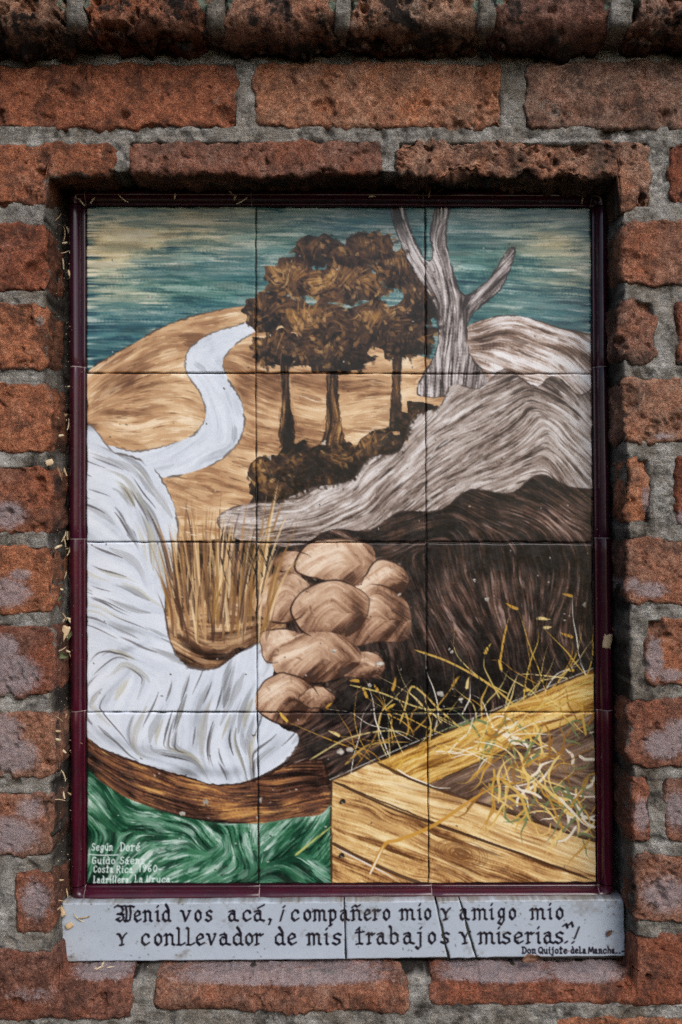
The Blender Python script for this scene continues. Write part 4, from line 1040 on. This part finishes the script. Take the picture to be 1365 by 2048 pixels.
# mortar bed: one rough sheet behind the brick faces, folding back into the recess
def mortar_sheet(name, px0, px1, py0, py1, y, sp, cut=True, parent=wall, lich=(), profile=None):
    x0, z1 = (float(v) for v in P(px0, py0, 0)); x1, z0 = (float(v) for v in P(px1, py1, 0))
    nu, nv = int((x1-x0)/sp)+1, int((z1-z0)/sp)+1
    X, Z = np.meshgrid(np.linspace(x0, x1, nu), np.linspace(z0, z1, nv), indexing='ij'); X = X.ravel(); Z = Z.ravel()
    p = np.stack([X, np.zeros_like(X), Z], -1)
    Y = y-fbm(p, .05, 2, 5)*.0013-fbm(p, .013, 4, 9, .65)*.0014+np.clip(fbm(p, .012, 2, 15)-.5, 0, 1)*.009+np.clip(fbm(p, .005, 2, 25)-.55, 0, 1)*.003
    ins = np.zeros_like(X)
    for (a0, a1, b0, b1, yb) in RECTS:
        if (yb < -.01) != (y < -.01): continue
        d = np.minimum(np.minimum(X-a0, a1-X), np.minimum(Z-b0, b1-Z))
        ins = np.maximum(ins, d)
    Y = Y+.022*np.clip((ins-.0022+fbm(p, .012, 2, 57)*.0012)/.003, 0, 1)
    gr = np.zeros_like(X)
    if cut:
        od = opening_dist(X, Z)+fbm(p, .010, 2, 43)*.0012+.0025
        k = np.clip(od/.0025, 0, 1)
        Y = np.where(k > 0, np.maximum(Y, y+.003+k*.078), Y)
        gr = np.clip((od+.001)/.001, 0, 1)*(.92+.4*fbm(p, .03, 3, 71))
    if profile is not None: Y = profile(X, Y, Z)
    me = mesh_from(name, np.stack([X, Y, Z], -1), grid_faces(nu, nv)[:, ::-1])
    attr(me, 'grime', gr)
    li = np.zeros_like(X)
    for (bx, by, rx, ry, s_) in lich:
        cx, cz = P(bx, by, 0)
        li = np.maximum(li, s_*np.clip(1.25-np.hypot((X-cx)/(rx/FPX), (Z-cz)/(ry/FPX)), 0, 1))
    attr(me, 'lichen', li)
    return under(obj(name, me, M_MORTAR), parent)
def sill_m(X, Y, Z):
    k = np.clip((Z-(Z_BOT-.024))/.024, 0, 1)*((X > float(P(105, 1950)[0])) & (X < float(P(1275, 1950)[0])))*(opening_dist(X, Z) <= 0)*(Z < Z_BOT+.004)
    return Y+.010*k**2.2
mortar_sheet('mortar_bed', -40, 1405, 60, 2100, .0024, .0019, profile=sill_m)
for (a, b) in ((-700, -36), (1401, 2100)):
    mortar_sheet('mortar_bed', a, b, 60, 2100, .0024, .006, cut=False)
mortar_sheet('mortar_bed', -700, 2100, 2096, 2700, .0024, .006, cut=False)
def corn_m(X, Y, Z):
    zb = float(P(682, 60, YC)[1])
    k = np.clip((zb+.020-Z)/.026, 0, 1)
    return Y+.030*k**2+.05*np.clip((zb+.006-Z)/.006, 0, 1)
mortar_sheet('mortar_bed', -700, 2100, -60, 107, YC+.004, .0025, cut=False, profile=corn_m,
             lich=[(c, -10, 34, 40, .85) for c in (140, 420, 690, 1250)])
# ---------------------------------------------------------------- tile picture
YT = REC
mural = empty('tile_picture', 'painted glazed tile picture of a country landscape in a dark maroon tile frame', 'tile picture', (0, YT+.01, float(P(682, 1785, YT)[1])))
PIC = paint_picture()
def sample(img, px, py, x0, y0):
    x = np.clip(px-x0-.5, 0, img.shape[1]-1.001); y = np.clip(py-y0-.5, 0, img.shape[0]-1.001)
    xi = x.astype(int); yi = y.astype(int); fx = (x-xi)[:, None]; fy = (y-yi)[:, None]
    return (img[yi, xi]*(1-fx)+img[yi, xi+1]*fx)*(1-fy)+(img[yi+1, xi]*(1-fx)+img[yi+1, xi+1]*fx)*fy
def slab(name, corner, img, x0, y0, n, m, yface, thick, mat, parent, wob=0., seed=0):
    """thin tile whose face is a fine grid; corner = px corners TL, TR, BR, BL"""
    c = np.array(corner, float)
    u = np.linspace(0, 1, n); v = np.linspace(0, 1, m)
    U, V = np.meshgrid(u, v, indexing='ij'); U = U.ravel(); V = V.ravel()
    q = (c[0]*((1-U)*(1-V))[:, None]+c[1]*(U*(1-V))[:, None]+c[2]*(U*V)[:, None]+c[3]*((1-U)*V)[:, None])
    q0 = q.copy()
    W = np.hypot(*(c[1]-c[0])); H = np.hypot(*(c[3]-c[0]))
    e = np.minimum(np.minimum(U, 1-U)*W, np.minimum(V, 1-V)*H)
    if wob:
        pn = np.stack([q[:, 0]*.001, np.zeros(len(q)), q[:, 1]*.001], -1)
        nearx = np.exp(-np.minimum(U, 1-U)*W/6); neary = np.exp(-np.minimum(V, 1-V)*H/6)
        q[:, 0] += vnoise(pn, .018, seed)*wob*nearx; q[:, 1] += vnoise(pn, .018, seed+5)*wob*neary
    X, Z = P(q[:, 0], q[:, 1], yface)
    rr = 2.6
    y = yface+.0011*np.clip(1-e/rr, 0, 1)**2
    # each tile sits a touch out of true
    r_ = np.random.default_rng(seed+100)
    y = y+(U-.5)*np.clip(r_.normal(0, .0006), -.0011, .0011)+(V-.5)*np.clip(r_.normal(0, .0006), -.0011, .0011)+r_.normal(0, .0002)
    Vt = np.stack([X, y, Z], -1)
    idx = np.arange(n*m).reshape(n, m)
    loop = np.concatenate([idx[:, 0], idx[-1, 1:], idx[-2::-1, -1], idx[0, -2:0:-1]])
    ring = Vt[loop]+np.array([0, thick, 0]); cur = n*m+np.arange(len(loop))
    F = np.vstack([grid_faces(n, m), np.stack([loop, cur, np.roll(cur, -1), np.roll(loop, -1)], -1)])
    me = mesh_from(name, np.vstack([Vt, ring]), F)
    col = lin(sample(img, q0[:, 0], q0[:, 1], x0, y0))
    # chipped bare clay along the very edge
    col = np.vstack([col, np.repeat([[.09, .075, .06]], len(loop), 0)])
    cattr(me, 'paint', col)
    o = under(obj(name, me, mat), parent)
    return o
TX = [[172, 512, 851, 1183], [172.5, 512, 852, 1185], [173, 513, 853, 1188], [173, 515, 855, 1191], [173, 518, 858, 1194]]
TY = [[412, 413, 414, 415], [746, 746, 747, 747], [1084, 1085, 1085, 1086], [1425, 1425, 1425, 1425], [1769, 1769, 1768, 1766]]
g = 1.0
for r in range(4):
    for c in range(3):
        k = [(TX[r][c]+g, TY[r][c]+g), (TX[r][c+1]-g, TY[r][c+1]+g), (TX[r+1][c+1]-g, TY[r+1][c+1]-g), (TX[r+1][c]+g, TY[r+1][c]-g)]
        slab('tile', k, PIC, CX0, CY0, 216, 216, YT, .008, M_GLAZE, mural, wob=1.3, seed=r*3+c)
def box_px(name, px0, px1, py0, py1, ya, yb, mat, parent):
    (x0, z1), (x1, z0) = P(px0, py0, ya), P(px1, py1, ya)
    V = np.array([(x, y, z) for x in (x0, x1) for y in (ya, yb) for z in (z0, z1)], float)
    F = np.array([(0, 1, 3, 2), (4, 6, 7, 5), (0, 4, 5, 1), (2, 3, 7, 6), (0, 2, 6, 4), (1, 5, 7, 3)])
    return under(obj(name, mesh_from(name, V, F, False), mat), parent)
box_px('grout', 150, 1208, 396, 1790, YT+.0026, YT+.03, M_GROUT, mural)

# rounded maroon border pieces
PROF = [(0, -.004), (0, .0016), (.03, .0024), (.09, .0027), (.135, .0024), (.16, .0021), (.185, .0027), (.24, .0046), (.33, .0068), (.45, .0084), (.58, .0090), (.70, .0086), (.80, .0074), (.88, .0056), (.94, .0034), (.98, .0008), (1, -.003), (1, -.014)]
def profile_strip(name, a_in, b_in, a_out, b_out, mat, shrink=0., tint=.5, n=26, seed=0, parent=mural):
    """border piece between two px lines (inner edge a_in-b_in beside the tiles, outer edge a_out-b_out)"""
    a_in, b_in, a_out, b_out = (np.array(v, float) for v in (a_in, b_in, a_out, b_out))
    pr = np.array(spline(PROF, n=3)); pr[:, 0] = np.clip(pr[:, 0], 0, 1)
    m = len(pr)
    t = np.linspace(0, 1, n)
    V = []
    rs = np.random.default_rng(seed); lift = rs.normal(0, .0004)
    for k, tt in enumerate(t):
        i_ = a_in+(b_in-a_in)*tt; o_ = a_out+(b_out-a_out)*tt
        q = i_+(o_-i_)*pr[:, :1]
        endr = .0009*max(0, 1-min(tt, 1-tt)/.012)**2 if not shrink else 0
        X, Z = P(q[:, 0], q[:, 1], YT)
        V.append(np.stack([X, YT-pr[:, 1]-lift+endr+shrink*(pr[:, 1] > -.002), Z], -1))
    V = np.vstack(V)
    F = grid_faces(n, m)
    # end caps
    F = F.tolist()
    base = len(V)
    V = np.vstack([V, V[:m]+np.array([0, 0, 0]), V[(n-1)*m:n*m]])
    cap = []
    h = m//2
    for off in (base, base+m):
        for k in range(h-1):
            cap.append((off+k, off+k+1, off+m-2-k, off+m-1-k))
    me = mesh_from(name, V, np.array(F+cap))
    o = under(obj(name, me, mat), parent); o['tint'] = tint
    return o
def seam(a_in, b_in, a_out, b_out): profile_strip('seam', a_in, b_in, a_out, b_out, M_SEAM, shrink=.0007, n=3)
rt = random.Random(4)
gx = .9
OUT_T, OUT_B = 379.5, 1802
# left and right uprights
LY = [412, 735, 1078, 1421, 1770]; RY = [416, 735, 1076, 1419, 1766]
LXO = [137, 139, 138, 141, 143]; LXI = [172, 172, 172, 172, 172]
RXI = [1184, 1186, 1189, 1192, 1195]; RXO = [1215, 1217, 1223, 1227, 1227]
for k in range(4):
    profile_strip('border_piece', (LXI[k], LY[k]+gx), (LXI[k+1], LY[k+1]-gx), (LXO[k], LY[k]+gx), (LXO[k+1], LY[k+1]-gx), M_TRIM, tint=[.1, .5, .8, .9][k], seed=k)
    profile_strip('border_piece', (RXI[k], RY[k]+gx), (RXI[k+1], RY[k+1]-gx), (RXO[k], RY[k]+gx), (RXO[k+1], RY[k+1]-gx), M_TRIM, tint=[.3, .2, .6, 1.][k], seed=10+k)
    if k:
        seam((LXI[k], LY[k]-gx), (LXI[k], LY[k]+gx), (LXO[k], LY[k]-gx), (LXO[k], LY[k]+gx))
        seam((RXI[k], RY[k]-gx), (RXI[k], RY[k]+gx), (RXO[k], RY[k]-gx), (RXO[k], RY[k]+gx))
# top and bottom rails
TXs = [173, 504, 846, 1181]; BXs = [172, 520, 863, 1196]
for k in range(3):
    t0, t1 = TXs[k], TXs[k+1]
    profile_strip('border_piece', (t0+gx, 411.5+k), (t1-gx, 412.5+k), (t0+gx, OUT_T+k*.6), (t1-gx, OUT_T+k*.6+.6), M_TRIM, tint=.45, seed=20+k)
    b0, b1 = BXs[k], BXs[k+1]
    profile_strip('border_piece', (b0+gx, 1770.5-k*.8), (b1-gx, 1769.7-k*.8), (b0+gx, OUT_B+1-k*1.4), (b1-gx, OUT_B-.4-k*1.4), M_TRIM, tint=.6, seed=30+k)
    seam((t0-gx, 411.5+k), (t0+gx, 411.5+k), (t0-gx, OUT_T+k*.6), (t0+gx, OUT_T+k*.6))
    seam((b0-gx, 1770.5-k*.8), (b0+gx, 1770.5-k*.8), (b0-gx, OUT_B+1-k*1.4), (b0+gx, OUT_B+1-k*1.4))
seam((1180.1, 414.5), (1181.9, 414.5), (1180.1, 381), (1181.9, 381)); seam((1195, 1768), (1197, 1768), (1195, 1799), (1197, 1799))
def corner_piece(cx, cy, ox, oy, tint, pw=5.):
    """quarter-turn border corner; (cx,cy) inner corner px, (ox,oy) outer corner px"""
    pr = np.array(spline(PROF, n=3)); pr[:, 0] = np.clip(pr[:, 0], 0, 1); m = len(pr); n = 20
    V = []
    for t in np.linspace(0, math.pi/2, n):
        c, s_ = math.cos(t), math.sin(t)
        nn = (abs(c)**pw+abs(s_)**pw)**(1/pw)
        q = np.array([cx, cy])+pr[:, :1]*np.array([(ox-cx)*c/nn, (oy-cy)*s_/nn])
        X, Z = P(q[:, 0], q[:, 1], YT)
        V.append(np.stack([X, YT-pr[:, 1], Z], -1))
    me = mesh_from('border_corner', np.vstack(V), grid_faces(n, m))
    o = under(obj('border_corner', me, M_TRIM), mural); o['tint'] = tint
corner_piece(172, 411, 138, 380, .4, 6); corner_piece(1182.5, 415, 1215, 381.5, .35, 3); corner_piece(171, 1771, 143, 1802, .6, 3); corner_piece(1197, 1767, 1227, 1799, .7, 3)

# ---------------------------------------------------------------- lettered plaque of four glazed pieces
plaque = empty('lettered_plaque', 'long bluish white ceramic plaque with two lines of black lettering, cracked, below the picture', 'plaque', (0, YT+.01, float(P(682, 1926, YT)[1])))
PLQ = paint_plaque()
def edge(t, a, b): return a+(b-a)*t
cutsT = [124, 688.5, 872, 920, 1249]; cutsB = [119, 692, 897.5, 953, 1252]
topY = lambda x: 1807-(x-124)*.0070; botY = lambda x: 1925-(x-119)*.0100
YP = .034
for k in range(4):
    gg = 1.6 if k == 0 else 1.9
    a, b, c, d = cutsT[k]+(gg if k else 0), cutsT[k+1]-(gg if k < 3 else 0), cutsB[k+1]-(gg if k < 3 else 0), cutsB[k]+(gg if k else 0)
    slab('plaque_piece', [(a, topY(a)), (b, topY(b)), (c, botY(c)), (d, botY(d))], PLQ, PX0, PY0, max(int((b-a)/1.35), 20), 92, YP, .026, M_PLAQUE, plaque, wob=2.0 if k in (2, ) else .9, seed=60+k)
box_px('grout', 128, 1243, 1811, 1917, YP+.0022, YP+.03, M_GROUT, plaque)

# ---------------------------------------------------------------- dirt packed in the gap beside the frame
def dirt_strip(name, label, px_a, px_b, py0, py1, n, m, prof, seed):
    V = []
    t = np.linspace(0, 1, n)
    u = np.linspace(0, 1, m)
    T, U = np.meshgrid(t, u, indexing='ij'); T = T.ravel(); U = U.ravel()
    py = py0+(py1-py0)*T
    px = np.interp(py, *px_a)*(1-U)+np.interp(py, *px_b)*U
    X, Z = P(px, py, YT)
    p = np.stack([X, np.zeros_like(X), Z], -1)
    Y = prof(T, U, py)-fbm(p, .02, 3, seed)*.004-fbm(p, .006, 3, seed+9)*.0022
    me = mesh_from(name, np.stack([X, Y, Z], -1), grid_faces(n, m))
    o = obj(name, me, M_DIRT); o['label'] = label; o['category'] = 'dirt'; o['kind'] = 'stuff'; o['tint'] = .5
    return o
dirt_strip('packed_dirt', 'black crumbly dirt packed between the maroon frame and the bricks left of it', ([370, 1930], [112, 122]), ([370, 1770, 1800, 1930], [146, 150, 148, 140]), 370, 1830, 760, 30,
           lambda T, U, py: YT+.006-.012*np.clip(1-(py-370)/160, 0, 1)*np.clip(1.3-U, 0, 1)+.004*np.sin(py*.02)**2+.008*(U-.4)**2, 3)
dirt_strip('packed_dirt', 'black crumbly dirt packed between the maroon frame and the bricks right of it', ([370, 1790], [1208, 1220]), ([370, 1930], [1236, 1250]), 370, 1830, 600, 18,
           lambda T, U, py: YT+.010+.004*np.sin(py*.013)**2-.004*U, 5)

# ---------------------------------------------------------------- loose bits: straw, chips, leaves
def straw_mesh(L, w, bend, seed, flat=.35):
    r_ = np.random.default_rng(seed); n = 7; k = 6
    V = []
    for i in range(n):
        t = i/(n-1)
        c = np.array([(t-.5)*L, 0, bend*L*(t-.5)**2*2+r_.normal(0, .02)*L*.3])
        ww = w*(.55+.45*math.sin(math.pi*min(max(t, .06), .94)))
        for j in range(k):
            a = 2*math.pi*j/k
            V.append(c+np.array([0, math.cos(a)*ww*flat, math.sin(a)*ww])*.5)
    V = np.array(V)
    F = [(i*k+j, i*k+(j+1) % k, (i+1)*k+(j+1) % k, (i+1)*k+j) for i in range(n-1) for j in range(k)]
    F += [(0, 1, 2, 3), (0, 3, 4, 5), ((n-1)*k, (n-1)*k+3, (n-1)*k+2, (n-1)*k+1), ((n-1)*k, (n-1)*k+5, (n-1)*k+4, (n-1)*k+3)]
    return mesh_from('straw', V, np.array(F))
def chip_mesh(L, w, th, seed):
    """splintered chip of wood: uneven outline, split ends, rounded edges"""
    r_ = np.random.default_rng(seed)
    n, m = 9, 6
    top = []; bot = []
    for i in range(n):
        for j in range(m):
            t, s_ = i/(n-1)-.5, j/(m-1)-.5
            x = t*L*(1+.10*r_.normal()*(abs(t) > .45)); z = s_*w*(1-.25*abs(t)+.06*r_.normal()*(abs(s_) > .45))
            hgt = th*(.5+.35*math.cos(s_*2.6)*math.cos(t*2.4))+r_.normal()*th*.10
            cv_ = .25*w*(s_*2)**2*.3
            top.append((x, -hgt*.5+cv_, z)); bot.append((x*.97, hgt*.5+cv_, z*.94))
    V = np.array(top+bot)
    F = grid_faces(n, m).tolist()+grid_faces(n, m, n*m)[:, ::-1].tolist()
    idx = np.arange(n*m).reshape(n, m)
    loop = np.concatenate([idx[:, 0], idx[-1, 1:], idx[-2::-1, -1], idx[0, -2:0:-1]])
    for a, b in zip(loop, np.roll(loop, -1)): F.append((a, a+n*m, b+n*m, b))
    return mesh_from('chip', V, np.array(F))
def leaf_mesh(L, w, seed, curl=.5):
    r_ = np.random.default_rng(seed); n, m = 12, 7
    V = []
    for i in range(n):
        t = i/(n-1); ww = w*(math.sin(math.pi*t)**.8*(1+r_.normal(0, .16))+.05)
        for j in range(m):
            s_ = j/(m-1)-.5
            V.append(((t-.5)*L, -curl*w*(abs(s_)*2)**1.6*.5-.3*curl*L*(t-.5)**2+r_.normal()*w*.07, s_*ww+.12*w*math.sin(t*5)))
    V = np.array(V); B = V+np.array([0, .0004, 0])
    F = grid_faces(n, m).tolist()+grid_faces(n, m, n*m)[:, ::-1].tolist()
    idx = np.arange(n*m).reshape(n, m)
    loop = np.concatenate([idx[:, 0], idx[-1, 1:], idx[-2::-1, -1], idx[0, -2:0:-1]])
    for a, b in zip(loop, np.roll(loop, -1)): F.append((a, a+n*m, b+n*m, b))
    return mesh_from('leaf', np.vstack([V, B]), np.array(F))
def wall_y(px, py):
    """depth at which the line of sight through a gap pixel meets the recess side or the packed dirt"""
    xe = float(np.interp(py, LE_Y, LE_X))
    if px <= xe: return -.001
    return min((xe-682.5)/(px-682.5)-1-.0012, YT-.002)
PXM = (D_FRONT+REC)/FPX          # metres per photo pixel at the tiles
def put(name, me, mat, px, py, y, ang, label, cat, group=None, tilt=(0, 0), tint=.5):
    o = obj(name, me, mat); o.location = P3(px, py, y)
    o.rotation_mode = 'YXZ'
    o.rotation_euler = (math.radians(tilt[0]), -math.radians(ang), math.radians(tilt[1]))
    o['label'] = label; o['category'] = cat; o['tint'] = tint
    if group: o['group'] = group
    return o
put('wood_chip', chip_mesh(29*PXM, 18*PXM, .0022, 1), M_WOOD, 1216, 1283, YT-.0085, 80, 'flat tan wood chip stuck to the right upright of the maroon frame', 'wood chip', tint=.8)
put('twig', straw_mesh(22*PXM, 6*PXM, .1, 2, .8), M_LEAF, 1232, 1262, YT-.004, -30, 'short brown twig poking out behind the tan chip on the frame', 'twig')
put('dead_leaf', leaf_mesh(38*PXM, 15*PXM, 3, 1.2), M_LEAF, 1062, 1921, YP-.007, 14, 'curled brown dead leaf lying on the ledge under the small lettering', 'leaf', tilt=(-35, 0))
put('dead_leaf', leaf_mesh(16*PXM, 8*PXM, 4, .5), M_LEAF, 1219, 1867, YP-.0012, 60, 'tiny brown curled leaf fragment stuck on the white plaque beside its right end', 'leaf')
put('wood_chip', chip_mesh(34*PXM, 17*PXM, .003, 5), M_WOOD, 127, 1268, wall_y(127, 1268)-.001, 62, 'ridged pale wood chip wedged beside the left upright of the frame', 'wood chip', tint=.9)
put('wood_chip', chip_mesh(34*PXM, 12*PXM, .003, 6), M_WOOD, 120, 1818, YP-.003, -62, 'long tan splinter leaning at the lower left corner above the plaque', 'wood chip', tint=.7)
put('wood_chip', chip_mesh(16*PXM, 11*PXM, .002, 7), M_WOOD, 139, 1852, YP-.0012, 30, 'small pale wood flake on the left end of the white plaque', 'wood chip', tint=.9)
put('wilted_leaf', leaf_mesh(30*PXM, 13*PXM, 8, .5), M_GREENLEAF, 122, 1312, wall_y(122, 1312)-.001, 8, 'curved greenish wilted leaf lying below the wood chip in the left gap', 'leaf')
put('wilted_leaf', leaf_mesh(22*PXM, 9*PXM, 9, .5), M_GREENLEAF, 139, 1272, YT-.0075, 70, 'small upright greenish leaf touching the left upright of the frame', 'leaf')
put('wilted_leaf', leaf_mesh(24*PXM, 14*PXM, 10, .5), M_GREENLEAF, 113, 1197, wall_y(115, 1197)-.001, 40, 'folded olive leaf lodged high in the gap left of the frame', 'leaf')
put('dead_leaf', leaf_mesh(40*PXM, 9*PXM, 11, .5), M_LEAF, 119, 943, wall_y(119, 943)-.001, -65, 'narrow rust brown leaf standing in the gap left of the frame', 'leaf', tint=.9)
put('wood_chip', chip_mesh(14*PXM, 12*PXM, .0025, 12), M_WOOD, 99, 925, wall_y(102, 925)-.001, 20, 'cream wood flake at the brick edge left of the frame', 'wood chip', tint=.95)
# straw bits along the frame; alike pieces share meshes
SM = [straw_mesh(L*PXM, w*PXM, b, 40+i) for i, (L, w, b) in enumerate(((22, 3.6, .05), (15, 4.8, -.08), (26, 3.2, .16), (11, 5., .03), (18, 6., -.1), (32, 2.6, .22)))]
rs = random.Random(12)
spots = []
for px, py, a in ((455, 372, -65), (462, 385, -50), (485, 402, 30), (470, 395, 70), (532, 362, 12), (205, 372, 60), (163, 404, -50), (185, 400, 50), (246, 398, -40), (350, 392, 80), (1078, 374, 65), (888, 374, 50), (860, 385, 80), (745, 392, 10), (1166, 395, 88)):
    spots.append((px, py, YT-.0095, a, 'frame'))
for _ in range(58):
    py = rs.choice([rs.uniform(385, 560), rs.uniform(760, 960), rs.uniform(1050, 1340), rs.uniform(1400, 1640), rs.uniform(1700, 1830)])
    qx = rs.choice([rs.uniform(112, 132), rs.uniform(124, 150)]); spots.append((qx, py, wall_y(qx, py) if qx < 138 else YT-.0065, rs.uniform(0, 180), 'gap'))
for px, py, a in ((200, 1936, 20), (212, 1941, -12), (190, 1940, 50), (222, 1936, 5), (158, 1840, -40), (168, 1836, 10), (205, 1930, 70), (117, 1940, -60)):
    spots.append((px, py, YP-.010 if py > 1900 else YP-.001, a, 'sill'))
LAB = {'frame': ('thin dry straw bit resting on the top rail of the maroon frame', 'straw bits on the top rail of the frame'),
       'gap': ('dry straw bit caught in the dark gap left of the maroon frame', 'straw bits caught in the gap left of the frame'),
       'sill': ('dry straw bit lying at the lower left end of the white plaque', 'straw bits by the left end of the plaque')}
for i, (px, py, y, a, w_) in enumerate(spots):
    put('straw_bit', SM[i % len(SM)], M_STRAW, px, py, y, a, LAB[w_][0], 'straw', LAB[w_][1], (rs.uniform(-20, 20), rs.uniform(-18, 18)), rs.uniform(.3, 1))
# uncountable dust and crumbs
def crumbs():
    r_ = np.random.default_rng(5); V = []; F = []
    def add(px, py, y, s_):
        c = np.array(P3(px, py, y)); b = len(V)
        d = r_.normal(0, 1, (4, 3)); d /= np.linalg.norm(d, axis=1)[:, None]
        for k in range(4): V.append(c+d[k]*s_*r_.uniform(.6, 1.4))
        F.extend([(b, b+1, b+2), (b, b+2, b+3), (b, b+3, b+1), (b+1, b+3, b+2)])
    for _ in range(520): (lambda qx, qy: add(qx, qy, wall_y(qx, qy) if qx < 138 else YT-.0065, abs(r_.normal(.0005, .0003))))(r_.uniform(110, 154), r_.uniform(380, 1810))
    for _ in range(130): add(r_.uniform(145, 1205), r_.uniform(383, 408), YT-.0088, abs(r_.normal(.0003, .0002)))
    for _ in range(60): add(r_.uniform(1190, 1220), r_.uniform(410, 1770), YT-.0088, abs(r_.normal(.0003, .0002)))
    for _ in range(70): add(r_.uniform(142, 165), r_.uniform(410, 1770), YT-.0088, abs(r_.normal(.0003, .0002)))
    for _ in range(160): add(r_.uniform(120, 1250), 1931+r_.uniform(-2, 12), YP-r_.uniform(.002, .012), abs(r_.normal(.0005, .0002)))
    me = mesh_from('crumbs', np.array(V), np.array(F), False)
    o = obj('crumbs', me, M_STRAW); o['label'] = 'pale dust and straw crumbs scattered over the maroon frame and its left gap'; o['category'] = 'crumbs'; o['kind'] = 'stuff'; o['tint'] = .7
crumbs()
